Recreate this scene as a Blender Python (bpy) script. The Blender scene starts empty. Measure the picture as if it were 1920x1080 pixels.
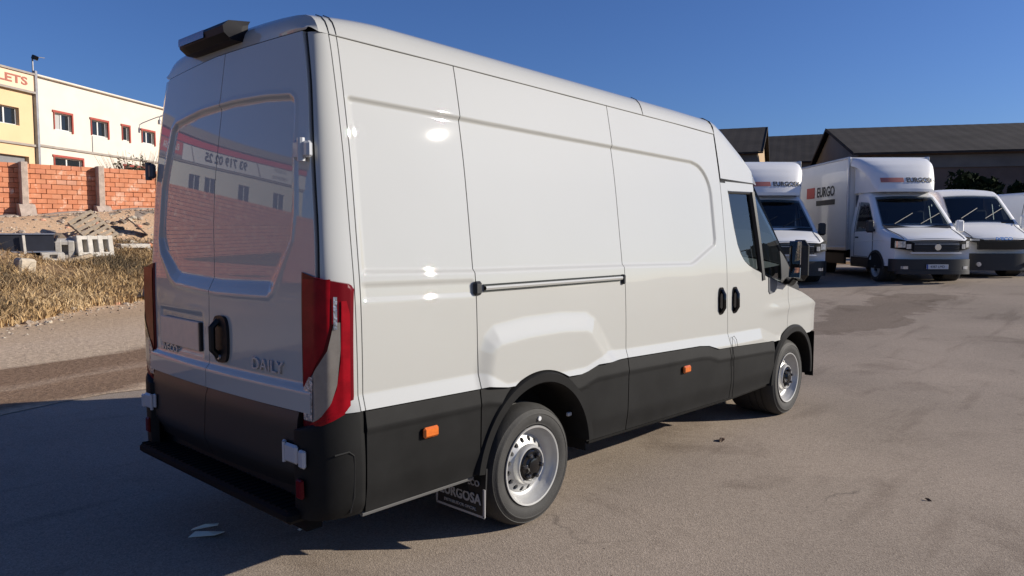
import bpy, math, random
import numpy as np
from mathutils import Vector, Matrix, Euler
rad = math.radians
random.seed(7); rng = np.random.default_rng(7)
scene = bpy.context.scene
C = scene.collection

# ------------------------------------------------------------------ camera, sky, sun, exposure
cam_d = bpy.data.cameras.new('camera'); cam = bpy.data.objects.new('camera', cam_d); C.objects.link(cam)
cam.location = (-1.7623, -3.6721, 1.6477)
cam.rotation_euler = (rad(90 - 4.1645), 0, rad(42.767 - 90))
cam_d.sensor_width = 36; cam_d.lens = 1400.0 / 1920 * 36
cam_d.clip_start = 0.05; cam_d.clip_end = 3000
scene.camera = cam
SUN_EL, SUN_AZ = 21.5, -44.8            # azimuth counter-clockwise from +X
world = bpy.data.worlds.new('World'); scene.world = world; world.use_nodes = True
wn = world.node_tree.nodes; wl = world.node_tree.links; wn.clear()
sky = wn.new('ShaderNodeTexSky'); sky.sky_type = 'NISHITA'; sky.sun_disc = False
sky.sun_elevation = rad(SUN_EL); sky.sun_rotation = rad(90 - SUN_AZ)
sky.altitude = 100; sky.air_density = 1.0; sky.dust_density = 0.8; sky.ozone_density = 3.0
skm = wn.new('ShaderNodeMix'); skm.data_type = 'RGBA'; skm.blend_type = 'MULTIPLY'; skm.inputs[0].default_value = 1.0; skm.inputs[7].default_value = (0.70, 0.97, 1.56, 1)
bgn = wn.new('ShaderNodeBackground'); bgn.inputs['Strength'].default_value = 0.053
won = wn.new('ShaderNodeOutputWorld')
wl.new(sky.outputs[0], skm.inputs[6]); wl.new(skm.outputs[2], bgn.inputs[0]); wl.new(bgn.outputs[0], won.inputs[0])
sun_d = bpy.data.lights.new('sun', 'SUN'); sun_d.energy = 5.0; sun_d.angle = rad(0.53); sun_d.color = (1.0, 0.915, 0.79)
sun = bpy.data.objects.new('sun', sun_d); C.objects.link(sun)
sv = Vector((math.cos(rad(SUN_EL)) * math.cos(rad(SUN_AZ)), math.cos(rad(SUN_EL)) * math.sin(rad(SUN_AZ)), math.sin(rad(SUN_EL))))
sun.rotation_euler = sv.to_track_quat('Z', 'Y').to_euler(); sun.location = sv * 60
scene.view_settings.view_transform = 'Standard'; scene.view_settings.look = 'None'
scene.view_settings.exposure = 0.38; scene.view_settings.gamma = 1.0; scene.view_settings.use_curve_mapping = False

# ------------------------------------------------------------------ helpers
AK = 0.79                      # common factor on all base colours
def mat(name, col, rough=0.5, metal=0.0, coat=0.0, coat_rough=0.03, var=0.0, vscale=8.0, bump=0.0, bscale=60.0, spec=0.5, trans=0.0, detail=4.0, col2=None):
    if metal < .5: col = tuple(c * AK for c in col); col2 = tuple(c * AK for c in col2) if col2 else None
    m = bpy.data.materials.new(name); m.use_nodes = True
    nt = m.node_tree; b = nt.nodes['Principled BSDF']
    b.inputs['Base Color'].default_value = (*col, 1); b.inputs['Roughness'].default_value = rough
    b.inputs['Metallic'].default_value = metal; b.inputs['Coat Weight'].default_value = coat
    b.inputs['Coat Roughness'].default_value = coat_rough; b.inputs['Specular IOR Level'].default_value = spec
    b.inputs['Transmission Weight'].default_value = trans
    tc = nt.nodes.new('ShaderNodeTexCoord')
    if var > 0 or col2:
        n = nt.nodes.new('ShaderNodeTexNoise'); n.inputs['Scale'].default_value = vscale; n.inputs['Detail'].default_value = detail
        n.inputs['Roughness'].default_value = 0.6
        r = nt.nodes.new('ShaderNodeValToRGB'); r.color_ramp.elements[0].position = 0.3; r.color_ramp.elements[1].position = 0.7
        c2 = col2 if col2 else tuple(min(1, c * (1 + var)) for c in col)
        c1 = col if col2 else tuple(c * (1 - var) for c in col)
        r.color_ramp.elements[0].color = (*c1, 1); r.color_ramp.elements[1].color = (*c2, 1)
        nt.links.new(tc.outputs['Object'], n.inputs['Vector']); nt.links.new(n.outputs['Fac'], r.inputs['Fac'])
        nt.links.new(r.outputs['Color'], b.inputs['Base Color'])
    if bump > 0:
        n2 = nt.nodes.new('ShaderNodeTexNoise'); n2.inputs['Scale'].default_value = bscale; n2.inputs['Detail'].default_value = 5
        bp = nt.nodes.new('ShaderNodeBump'); bp.inputs['Strength'].default_value = bump; bp.inputs['Distance'].default_value = 0.02
        nt.links.new(tc.outputs['Object'], n2.inputs['Vector']); nt.links.new(n2.outputs['Fac'], bp.inputs['Height'])
        nt.links.new(bp.outputs['Normal'], b.inputs['Normal'])
    return m

def glassmat(name, tint=(0.35, 0.42, 0.45), refl=1.0):
    m = bpy.data.materials.new(name); m.use_nodes = True; nt = m.node_tree; nt.nodes.clear()
    o = nt.nodes.new('ShaderNodeOutputMaterial'); mx = nt.nodes.new('ShaderNodeMixShader')
    t = nt.nodes.new('ShaderNodeBsdfTransparent'); t.inputs[0].default_value = (*tint, 1)
    g = nt.nodes.new('ShaderNodeBsdfGlossy'); g.inputs['Roughness'].default_value = 0.01; g.inputs[0].default_value = (refl, refl, refl, 1)
    f = nt.nodes.new('ShaderNodeFresnel'); f.inputs['IOR'].default_value = 1.52
    nt.links.new(f.outputs[0], mx.inputs[0]); nt.links.new(t.outputs[0], mx.inputs[1]); nt.links.new(g.outputs[0], mx.inputs[2])
    nt.links.new(mx.outputs[0], o.inputs[0]); return m

def mesh_data(name, V, F, material, smooth=True, angle=35):
    me = bpy.data.meshes.new(name)
    me.from_pydata([tuple(map(float, v)) for v in V], [], [tuple(int(i) for i in f) for f in F])
    me.validate(); me.update()
    if isinstance(material, (list, tuple)):
        for m in material: me.materials.append(m)
    elif material: me.materials.append(material)
    if smooth and len(me.polygons):
        me.polygons.foreach_set('use_smooth', [True] * len(me.polygons))
        me.set_sharp_from_angle(angle=rad(angle))
    return me

def link(name, me, parent=None, loc=(0, 0, 0), rot=(0, 0, 0), scale=(1, 1, 1)):
    o = bpy.data.objects.new(name, me); C.objects.link(o)
    o.location = loc; o.rotation_euler = rot; o.scale = scale
    if parent: o.parent = parent
    return o

def tag(o, label=None, cat=None, group=None, kind=None):
    if label: o['label'] = label
    if cat: o['category'] = cat
    if group: o['group'] = group
    if kind: o['kind'] = kind
    return o

def thing(name, label, cat, loc=(0, 0, 0), rotz=0.0, group=None):
    o = bpy.data.objects.new(name, None); C.objects.link(o); o.empty_display_size = 0.2
    o.location = loc; o.rotation_euler = (0, 0, rotz)
    return tag(o, label, cat, group)

class MB:
    def __init__(s): s.V = []; s.F = []
    def add(s, V, F):
        n = len(s.V); s.V += [tuple(map(float, v)) for v in V]; s.F += [tuple(int(i) + n for i in f) for f in F]; return s
    def box(s, c, d, rot=None, bev=0.0):
        x, y, z = (k / 2 for k in d)
        if bev > 0:
            b = min(bev, x * .9, y * .9, z * .9)
            P = []; F = []
            # chamfered box: 24 verts
            idx = {}
            for sx in (-1, 1):
                for sy in (-1, 1):
                    for sz in (-1, 1):
                        for k in range(3):
                            q = [sx * x, sy * y, sz * z]
                            for j in range(3):
                                if j != k: q[j] -= (sx, sy, sz)[j] * b
                            idx[(sx, sy, sz, k)] = len(P); P.append(q)
            def I(sx, sy, sz, k): return idx[(sx, sy, sz, k)]
            for sx in (-1, 1): F.append([I(sx, a, c_, 0) for a, c_ in ((-1, -1), (1, -1), (1, 1), (-1, 1))][::sx])
            for sy in (-1, 1): F.append([I(a, sy, c_, 1) for a, c_ in ((-1, -1), (-1, 1), (1, 1), (1, -1))][::sy])
            for sz in (-1, 1): F.append([I(a, c_, sz, 2) for a, c_ in ((-1, -1), (1, -1), (1, 1), (-1, 1))][::sz])
            for sx in (-1, 1):
                for sy in (-1, 1):
                    F.append([I(sx, sy, -1, 0), I(sx, sy, -1, 1), I(sx, sy, 1, 1), I(sx, sy, 1, 0)][::-sx * sy])
                for sz in (-1, 1):
                    F.append([I(sx, -1, sz, 0), I(sx, -1, sz, 2), I(sx, 1, sz, 2), I(sx, 1, sz, 0)][::sx * sz])
            for sy in (-1, 1):
                for sz in (-1, 1):
                    F.append([I(-1, sy, sz, 1), I(-1, sy, sz, 2), I(1, sy, sz, 2), I(1, sy, sz, 1)][::-sy * sz])
            for sx in (-1, 1):
                for sy in (-1, 1):
                    for sz in (-1, 1):
                        F.append([I(sx, sy, sz, 0), I(sx, sy, sz, 1), I(sx, sy, sz, 2)][::sx * sy * sz])
        else:
            P = [(-x, -y, -z), (x, -y, -z), (x, y, -z), (-x, y, -z), (-x, -y, z), (x, -y, z), (x, y, z), (-x, y, z)]
            F = [(3, 2, 1, 0), (4, 5, 6, 7), (0, 1, 5, 4), (1, 2, 6, 5), (2, 3, 7, 6), (3, 0, 4, 7)]
        P = [Vector(p) for p in P]
        if rot is not None:
            R = Euler(rot).to_matrix(); P = [R @ p for p in P]
        c = Vector(c); return s.add([p + c for p in P], F)
    def tube(s, pts, r, n=8, cap=True):
        pts = [Vector(p) for p in pts]; m = len(pts)
        rs = r if isinstance(r, (list, tuple)) else [r] * m
        V = []; F = []
        up = None
        for i, p in enumerate(pts):
            d = (pts[min(i + 1, m - 1)] - pts[max(i - 1, 0)]).normalized()
            if up is None: up = d.orthogonal().normalized()
            else: up = (up - d * up.dot(d)).normalized()
            q = d.cross(up)
            for k in range(n):
                a = 2 * math.pi * k / n; V.append(p + (up * math.cos(a) + q * math.sin(a)) * rs[i])
        for i in range(m - 1):
            for k in range(n):
                F.append((i * n + k, i * n + (k + 1) % n, (i + 1) * n + (k + 1) % n, (i + 1) * n + k))
        if cap: F.append(tuple(range(n))[::-1]); F.append(tuple((m - 1) * n + k for k in range(n)))
        return s.add(V, F)
    def lathe(s, prof, n=32, axis='y', c=(0, 0, 0), closed=False):
        """prof: list of (r, a) - radius and position along the axis."""
        V = []; F = []; m = len(prof)
        for r, a in prof:
            for k in range(n):
                t = 2 * math.pi * k / n
                if axis == 'y': V.append((c[0] + r * math.cos(t), c[1] + a, c[2] + r * math.sin(t)))
                elif axis == 'z': V.append((c[0] + r * math.cos(t), c[1] + r * math.sin(t), c[2] + a))
                else: V.append((c[0] + a, c[1] + r * math.cos(t), c[2] + r * math.sin(t)))
        for i in range(m - (0 if closed else 1)):
            j = (i + 1) % m
            for k in range(n):
                F.append((i * n + k, i * n + (k + 1) % n, j * n + (k + 1) % n, j * n + k))
        return s.add(V, F)
    def grid(s, P):
        P = np.asarray(P, float); n, m = P.shape[:2]
        F = [(i * m + j, i * m + j + 1, (i + 1) * m + j + 1, (i + 1) * m + j) for i in range(n - 1) for j in range(m - 1)]
        return s.add(P.reshape(-1, 3), F)
    def prism(s, poly, a0, a1, axis='y'):
        """poly: 2-D outline; extruded along the axis between a0 and a1."""
        n = len(poly)
        f = {'y': lambda p, a: (p[0], a, p[1]), 'x': lambda p, a: (a, p[0], p[1]), 'z': lambda p, a: (p[0], p[1], a)}[axis]
        V = [f(p, a0) for p in poly] + [f(p, a1) for p in poly]
        F = [tuple(range(n)), tuple(range(2 * n - 1, n - 1, -1))] + [(i, i + n, (i + 1) % n + n, (i + 1) % n) for i in range(n)]
        return s.add(V, F)
    def build(s, name, material, parent=None, off=(0, 0, 0), smooth=True, angle=35, fix=True, **k):
        o = Vector(off); V = [Vector(v) - o for v in s.V]
        me = mesh_data(name, V, s.F, material, smooth, angle)
        if fix:
            import bmesh
            bm = bmesh.new(); bm.from_mesh(me); bmesh.ops.recalc_face_normals(bm, faces=bm.faces[:]); bm.to_mesh(me); bm.free()
        return link(name, me, parent, **k)

def rimgrid(P, inward):
    """grid of points with its border folded along the vector(s) `inward` so that the panel has an edge."""
    P = np.asarray(P, float); I = np.broadcast_to(np.asarray(inward, float), P.shape)
    Q = np.concatenate([P[:1] + I[:1], P, P[-1:] + I[-1:]], 0); I2 = np.concatenate([I[:1] * 0, I, I[-1:] * 0], 0)
    L = Q[:, :1] + I2[:, :1]; R = Q[:, -1:] + I2[:, -1:]
    L[0] = Q[0, :1]; L[-1] = Q[-1, :1]; R[0] = Q[0, -1:]; R[-1] = Q[-1, -1:]
    return np.concatenate([L, Q, R], 1)

def sstep(e0, e1, x):
    t = np.clip((np.asarray(x, float) - e0) / (e1 - e0), 0, 1); return t * t * (3 - 2 * t)

def sdf(poly, X, Z):
    """signed distance to a polygon, negative inside."""
    poly = np.asarray(poly, float); d = np.full(X.shape, 1e9); ins = np.zeros(X.shape, bool)
    n = len(poly)
    for i in range(n):
        a, b = poly[i], poly[(i + 1) % n]; e = b - a; wx, wz = X - a[0], Z - a[1]
        t = np.clip((wx * e[0] + wz * e[1]) / (e @ e), 0, 1)
        d = np.minimum(d, np.hypot(wx - t * e[0], wz - t * e[1]))
        c = ((a[1] <= Z) & (b[1] > Z)) | ((b[1] <= Z) & (a[1] > Z))
        with np.errstate(divide='ignore', invalid='ignore'):
            xi = a[0] + (Z - a[1]) / (b[1] - a[1] if b[1] != a[1] else 1e-9) * (b[0] - a[0])
        ins ^= c & (X < xi)
    return np.where(ins, -d, d)

def smooth_tab(xs, ys, w, lo, hi, n=600):
    x = np.linspace(lo - 1, hi + 1, n); y = np.interp(x, xs, ys)
    k = np.exp(-0.5 * ((x - x[n // 2]) / w) ** 2); k /= k.sum()
    pad = len(x) // 2
    yp = np.concatenate([np.full(pad, y[0]), y, np.full(pad, y[-1])])
    ysm = np.convolve(yp, k, 'same')[pad:pad + n]
    return lambda q: np.interp(q, x, ysm)

def text(name, s, size, material, parent, loc, rot, extrude=0.004, align='CENTER', sx=1.0, bold=0.0, **lab):
    cu = bpy.data.curves.new(name, 'FONT'); cu.body = s; cu.size = size; cu.extrude = extrude; cu.align_x = align; cu.align_y = 'CENTER'
    cu.resolution_u = 3; cu.offset = bold
    tmp = bpy.data.objects.new(name + '_src', cu); C.objects.link(tmp)
    bpy.context.view_layer.update()
    me = bpy.data.meshes.new_from_object(tmp.evaluated_get(bpy.context.evaluated_depsgraph_get()))
    bpy.data.objects.remove(tmp); bpy.data.curves.remove(cu)
    me.name = name; me.materials.clear(); me.materials.append(material)
    o = link(name, me, parent, loc, rot, (sx, 1, 1)); return o

# ------------------------------------------------------------------ materials
M_white = mat('white_car_paint', (0.475, 0.477, 0.452), rough=0.6, coat=1.0, coat_rough=0.014, var=0.012, vscale=1.2, spec=.2)
M_white.node_tree.nodes['Principled BSDF'].inputs['Coat IOR'].default_value = 1.55
M_white2 = mat('white_box_panel', (0.96, 0.95, 0.92), rough=0.42, coat=0.3, var=0.03, vscale=1.5)
M_clad = mat('grey_plastic_cladding', (0.011, 0.011, 0.011), rough=0.6, var=0.35, vscale=3.5, bump=0.06, bscale=500, spec=.14)
M_handle = mat('satin_black_handle', (0.007, 0.007, 0.008), rough=0.45, spec=.3)
M_black = mat('black_plastic', (0.012, 0.012, 0.013), rough=0.45, bump=0.04, bscale=400)
M_gloss = mat('gloss_black', (0.008, 0.008, 0.009), rough=0.12)
M_dark = mat('dark_underbody', (0.006, 0.006, 0.006), rough=0.9)
M_tyre = mat('tyre_rubber', (0.035, 0.034, 0.032), rough=0.75, var=0.25, vscale=9, bump=0.12, bscale=120)
M_rim = mat('silver_steel_rim', (0.55, 0.55, 0.54), rough=0.38, metal=0.35, var=0.06, vscale=20)
M_chrome = mat('chrome', (0.85, 0.85, 0.86), rough=0.1, metal=1.0)
M_steel = mat('dull_steel', (0.5, 0.5, 0.52), rough=0.35, metal=0.9, var=0.1, vscale=30)
M_red = mat('red_lamp_lens', (0.27, 0.003, 0.010), rough=0.3, coat=.08, var=0.25, vscale=14, spec=.12)
M_redd = mat('dark_red_lens', (0.13, 0.002, 0.007), rough=0.3, coat=.08, spec=.12)
M_clear = mat('clear_lamp_lens', (0.22, 0.20, 0.18), rough=0.15, coat=1.0, var=0.12, vscale=18)
M_cryst = mat('crystal_reflector', (0.34, 0.36, 0.39), rough=0.25, metal=0.6, var=0.5, vscale=35, bump=0.5, bscale=45)
M_orange = mat('amber_lens', (0.75, 0.17, 0.02), rough=0.15, coat=1.0, var=0.15, vscale=60)
M_glass = glassmat('window_glass', (0.42, 0.48, 0.50))
M_glassd = glassmat('dark_window_glass', (0.42, 0.47, 0.48))
M_mirror = mat('mirror_glass', (0.85, 0.86, 0.87), rough=0.02, metal=1.0)
M_seat = mat('seat_fabric', (0.035, 0.036, 0.040), rough=0.9, var=0.2, vscale=20)
M_int = mat('cab_trim', (0.05, 0.05, 0.055), rough=0.7)
M_plate = mat('blank_plate_board', (0.98, 0.70, 0.50), rough=0.5, var=0.05, vscale=20)  # tan base colour stands in for warm ground reflected in the plate
M_plateW = mat('white_number_plate', (0.72, 0.73, 0.74), rough=0.35)
M_ink = mat('black_print', (0.015, 0.015, 0.018), rough=0.5)
M_inkr = mat('red_print', (0.55, 0.05, 0.04), rough=0.5)
M_inkw = mat('pale_print', (0.45, 0.45, 0.46), rough=0.6)
M_frost = mat('headlamp_clear', (0.55, 0.57, 0.6), rough=0.1, metal=0.6, coat=1.0, var=0.4, vscale=20)

# ------------------------------------------------------------------ terrain
def hgt(x, y):
    x = np.asarray(x, float); y = np.asarray(y, float)
    rise = 0.50 * sstep(6.0, 22.0, x) * (1 - sstep(14, 22, y))
    y0 = np.clip(10.0 + x, 8.5, 17.5)
    t = np.clip((y - y0) / (24.0 - y0), 0, 1)
    top = 2.15 + 0.08 * np.clip(x - 5, -1, 8)
    top = top * (1 - 0.80 * sstep(2.0, -5.0, x))
    lump = 0.10 * np.sin(x * 1.7 + y * .6) * np.sin(y * 1.3 - x * .5)
    return rise + (top * (0.75 * t + 0.25 * t * t) + lump * np.sin(np.pi * t)) * (1 - sstep(27, 37, x))

def lines(fine, far):
    return np.array(sorted(set([-f for f in far] + list(fine) + list(far))))
gx = np.concatenate([[-700, -300, -120, -60], np.arange(-36, 46, 1.0), [50, 60, 75, 100, 160, 320, 900]])
gy = np.concatenate([[-700, -300, -120, -60], np.arange(-30, 42, 1.0), [48, 60, 75, 100, 160, 320, 900]])
GX, GY = np.meshgrid(gx, gy, indexing='ij')

def ground_mat():
    m = bpy.data.materials.new('worn_asphalt'); m.use_nodes = True; nt = m.node_tree; N = nt.nodes; L = nt.links
    b = N['Principled BSDF']; b.inputs['Roughness'].default_value = 0.95; b.inputs['Specular IOR Level'].default_value = 0.06
    tc = N.new('ShaderNodeTexCoord')
    def noise(scale, det=5, rough=0.6, dist=0.0):
        n = N.new('ShaderNodeTexNoise'); n.inputs['Scale'].default_value = scale; n.inputs['Detail'].default_value = det
        n.inputs['Roughness'].default_value = rough; n.inputs['Distortion'].default_value = dist; L.new(tc.outputs['Object'], n.inputs['Vector']); return n
    def ramp(src, p0, p1, c0, c1):
        r = N.new('ShaderNodeValToRGB'); r.color_ramp.elements[0].position = p0; r.color_ramp.elements[1].position = p1
        r.color_ramp.elements[0].color = (*c0, 1); r.color_ramp.elements[1].color = (*c1, 1); L.new(src, r.inputs['Fac']); return r.outputs['Color']
    def mix(mode, f, a, c):
        x = N.new('ShaderNodeMix'); x.data_type = 'RGBA'; x.blend_type = mode
        if isinstance(f, float): x.inputs[0].default_value = f
        else: L.new(f, x.inputs[0])
        L.new(a, x.inputs[6]); L.new(c, x.inputs[7]); return x.outputs[2]
    base = ramp(noise(0.35, 6).outputs['Fac'], 0.3, 0.7, (0.262, 0.220, 0.180), (0.365, 0.302, 0.245))
    v = N.new('ShaderNodeTexVoronoi'); v.inputs['Scale'].default_value = 120; L.new(tc.outputs['Object'], v.inputs['Vector'])
    sp = ramp(v.outputs['Color'], 0.1, 0.95, (0.72, 0.71, 0.70), (1.24, 1.24, 1.23))
    c = mix('MULTIPLY', 0.85, base, sp)
    g = ramp(noise(170, 2).outputs['Fac'], 0.32, 0.68, (0.75, 0.75, 0.75), (1.22, 1.22, 1.22)); c = mix('MULTIPLY', 0.8, c, g)
    # oil stains and darker worn tracks
    st = ramp(noise(0.8, 5, 0.65, 0.4).outputs['Fac'], 0.56, 0.70, (1, 1, 1), (0.66, 0.64, 0.63)); c = mix('MULTIPLY', 0.8, c, st)
    mp = N.new('ShaderNodeMapping'); mp.inputs['Scale'].default_value = (0.5, 3.2, 1); mp.inputs['Rotation'].default_value = (0, 0, rad(-30))
    L.new(tc.outputs['Object'], mp.inputs['Vector'])
    n3 = N.new('ShaderNodeTexNoise'); n3.inputs['Scale'].default_value = 0.9; n3.inputs['Detail'].default_value = 6; L.new(mp.outputs[0], n3.inputs['Vector'])
    tr = ramp(n3.outputs['Fac'], 0.58, 0.70, (1, 1, 1), (0.70, 0.68, 0.67)); c = mix('MULTIPLY', 0.7, c, tr)
    # pale grit spots
    v2 = N.new('ShaderNodeTexVoronoi'); v2.inputs['Scale'].default_value = 9; L.new(tc.outputs['Object'], v2.inputs['Vector'])
    gr = ramp(v2.outputs['Distance'], 0.035, 0.075, (1, 1, 1), (0, 0, 0)); c = mix('MIX', gr, c, ramp(v2.outputs['Color'], 0.2, 0.8, (0.10, 0.08, 0.07), (0.45, 0.40, 0.34)))
    # hairline cracks
    n4 = noise(1.4, 4); v3 = N.new('ShaderNodeTexVoronoi'); v3.feature = 'DISTANCE_TO_EDGE'; v3.inputs['Scale'].default_value = 0.42
    mxv = N.new('ShaderNodeMix'); mxv.data_type = 'VECTOR'; mxv.inputs[0].default_value = 0.25
    L.new(tc.outputs['Object'], mxv.inputs[4]); L.new(n4.outputs['Color'], mxv.inputs[5]); L.new(mxv.outputs[1], v3.inputs['Vector'])
    ck = ramp(v3.outputs['Distance'], 0.0006, 0.0028, (1, 1, 1), (0, 0, 0))
    ckm = ramp(noise(0.9, 3).outputs['Fac'], 0.54, 0.66, (0, 0, 0), (.55, .55, .55)); ck = mix('MULTIPLY', 1.0, ck, ckm)
    dk = N.new('ShaderNodeRGB'); dk.outputs[0].default_value = (0.09, 0.075, 0.065, 1)
    c = mix('MIX', ck, c, dk.outputs[0])
    # old damp stain in front of the big van's nose
    sx = N.new('ShaderNodeSeparateXYZ'); L.new(tc.outputs['Object'], sx.inputs[0])
    def m2(op, a, k):
        q = N.new('ShaderNodeMath'); q.operation = op; L.new(a, q.inputs[0])
        if isinstance(k, (int, float)): q.inputs[1].default_value = k
        else: L.new(k, q.inputs[1])
        return q.outputs[0]
    ex = m2('POWER', m2('ABSOLUTE', m2('DIVIDE', m2('SUBTRACT', sx.outputs['X'], 13.2), 3.6), 0), 2.0); ey = m2('POWER', m2('ABSOLUTE', m2('DIVIDE', m2('SUBTRACT', sx.outputs['Y'], .75), 1.0), 0), 2.0)
    dd = m2('ADD', m2('ADD', ex, ey), m2('MULTIPLY', m2('SUBTRACT', noise(0.9, 6, .6).outputs['Fac'], .5), 3.2))
    c = mix('MULTIPLY', 0.65, c, ramp(dd, .62, .80, (0.56, 0.53, 0.51), (1, 1, 1)))
    L.new(c, b.inputs['Base Color'])
    bp = N.new('ShaderNodeBump'); bp.inputs['Strength'].default_value = 0.35; bp.inputs['Distance'].default_value = 0.004
    L.new(v.outputs['Distance'], bp.inputs['Height']); L.new(bp.outputs[0], b.inputs['Normal'])
    return m

def dirt_mat():
    m = bpy.data.materials.new('dusty_ground'); m.use_nodes = True; nt = m.node_tree; N = nt.nodes; L = nt.links
    b = N['Principled BSDF']; b.inputs['Roughness'].default_value = 1.0; b.inputs['Specular IOR Level'].default_value = 0.0
    tc = N.new('ShaderNodeTexCoord')
    mp = N.new('ShaderNodeMapping'); mp.inputs['Scale'].default_value = (0.22, 0.9, 1); mp.inputs['Rotation'].default_value = (0, 0, rad(-18)); L.new(tc.outputs['Object'], mp.inputs['Vector'])
    n = N.new('ShaderNodeTexNoise'); n.inputs['Scale'].default_value = 0.9; n.inputs['Detail'].default_value = 7; L.new(mp.outputs[0], n.inputs['Vector'])
    sx = N.new('ShaderNodeSeparateXYZ'); L.new(tc.outputs['Object'], sx.inputs[0])
    # damp wheel-track band about y = 6.3 (it runs a little askew)
    ma = N.new('ShaderNodeMath'); ma.operation = 'MULTIPLY_ADD'; ma.inputs[1].default_value = -0.30; L.new(sx.outputs['X'], ma.inputs[0]); L.new(sx.outputs['Y'], ma.inputs[2])
    mb = N.new('ShaderNodeMath'); mb.operation = 'MULTIPLY_ADD'; mb.inputs[1].default_value = 2.2; L.new(n.outputs['Fac'], mb.inputs[0]); L.new(ma.outputs[0], mb.inputs[2])
    r = N.new('ShaderNodeValToRGB'); cr = r.color_ramp
    md = N.new('ShaderNodeMath'); md.operation = 'DIVIDE'; md.inputs[1].default_value = 16.0; L.new(mb.outputs[0], md.inputs[0]); L.new(md.outputs[0], r.inputs['Fac'])
    pale, damp = (0.53, 0.41, 0.30), (0.245, 0.168, 0.117)
    cr.elements[0].position = 0.30; cr.elements[0].color = (*pale, 1); cr.elements[1].position = 1.0; cr.elements[1].color = (0.58, 0.40, 0.26, 1)
    for p, c in ((0.345, pale), (0.36, damp), (0.405, (0.275, 0.188, 0.13)), (0.415, (0.37, 0.275, 0.20)), (0.43, (0.255, 0.173, 0.12)), (0.49, damp), (0.505, (0.53, 0.415, 0.305)), (0.6, (0.55, 0.43, 0.32)), (0.75, (0.49, 0.36, 0.24))):
        e = cr.elements.new(p); e.color = (*c, 1)
    zr_ = N.new('ShaderNodeMapRange'); zr_.inputs['From Min'].default_value = 0.06; zr_.inputs['From Max'].default_value = 0.35; L.new(sx.outputs['Z'], zr_.inputs['Value'])
    zr2 = N.new('ShaderNodeMapRange'); zr2.inputs['From Min'].default_value = 1.0; zr2.inputs['From Max'].default_value = 1.5; zr2.inputs['To Min'].default_value = 1.0; zr2.inputs['To Max'].default_value = 0.0; L.new(sx.outputs['Z'], zr2.inputs['Value'])
    zm = N.new('ShaderNodeMath'); zm.operation = 'MULTIPLY'; L.new(zr_.outputs[0], zm.inputs[0]); L.new(zr2.outputs[0], zm.inputs[1])
    xs = N.new('ShaderNodeMix'); xs.data_type = 'RGBA'; L.new(zm.outputs[0], xs.inputs[0]); L.new(r.outputs['Color'], xs.inputs[6]); xs.inputs[7].default_value = (0.27, 0.18, 0.105, 1)
    n2 = N.new('ShaderNodeTexNoise'); n2.inputs['Scale'].default_value = 14; n2.inputs['Detail'].default_value = 8; n2.inputs['Roughness'].default_value = 0.7; L.new(tc.outputs['Object'], n2.inputs['Vector'])
    r2 = N.new('ShaderNodeValToRGB'); r2.color_ramp.elements[0].position = 0.3; r2.color_ramp.elements[1].position = 0.7
    r2.color_ramp.elements[0].color = (0.72, 0.70, 0.68, 1); r2.color_ramp.elements[1].color = (1.2, 1.2, 1.18, 1); L.new(n2.outputs['Fac'], r2.inputs['Fac'])
    x = N.new('ShaderNodeMix'); x.data_type = 'RGBA'; x.blend_type = 'MULTIPLY'; x.inputs[0].default_value = 1.0
    L.new(xs.outputs[2], x.inputs[6]); L.new(r2.outputs['Color'], x.inputs[7]); L.new(x.outputs[2], b.inputs['Base Color'])
    bp = N.new('ShaderNodeBump'); bp.inputs['Strength'].default_value = 0.7; bp.inputs['Distance'].default_value = 0.03; L.new(n2.outputs['Fac'], bp.inputs['Height']); L.new(bp.outputs[0], b.inputs['Normal'])
    return m
M_ground = ground_mat(); M_dirt = dirt_mat()
P = np.stack([GX, GY, hgt(GX, GY) - 0.0], -1)
g = MB().grid(P).build('ground', M_ground, fix=False); tag(g, kind='structure')
# dusty unpaved strip and the bank that climbs to the brick wall, a sheet 4 mm above the lot
dx = np.arange(-36, 30.1, 0.5); vv = np.linspace(0, 1, 64) ** 1.2
DX, DV = np.meshgrid(dx, vv, indexing='ij')
edge = 4.1 + 0.30 * np.clip(DX, -4, 14) * 0.55 + 0.35 * np.sin(DX * 1.3) + 0.2 * np.sin(DX * 3.1 + 1) + 0.12 * np.sin(DX * 7.3)
DY = edge + DV * (41 - edge)
rough = 0.03 * np.sin(DX * 5.1 + DY * 2.2) * np.sin(DY * 4.3 - DX * 1.7) * sstep(0.3, 0.5, DV)
d = MB().grid(np.stack([DX, DY, hgt(DX, DY) + 0.006 + 0.012 * sstep(0, .1, DV) + rough + 0.02 * sstep(.2, .5, DV)], -1)).build('dirt_ground', M_dirt, fix=False); tag(d, kind='structure')

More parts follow.
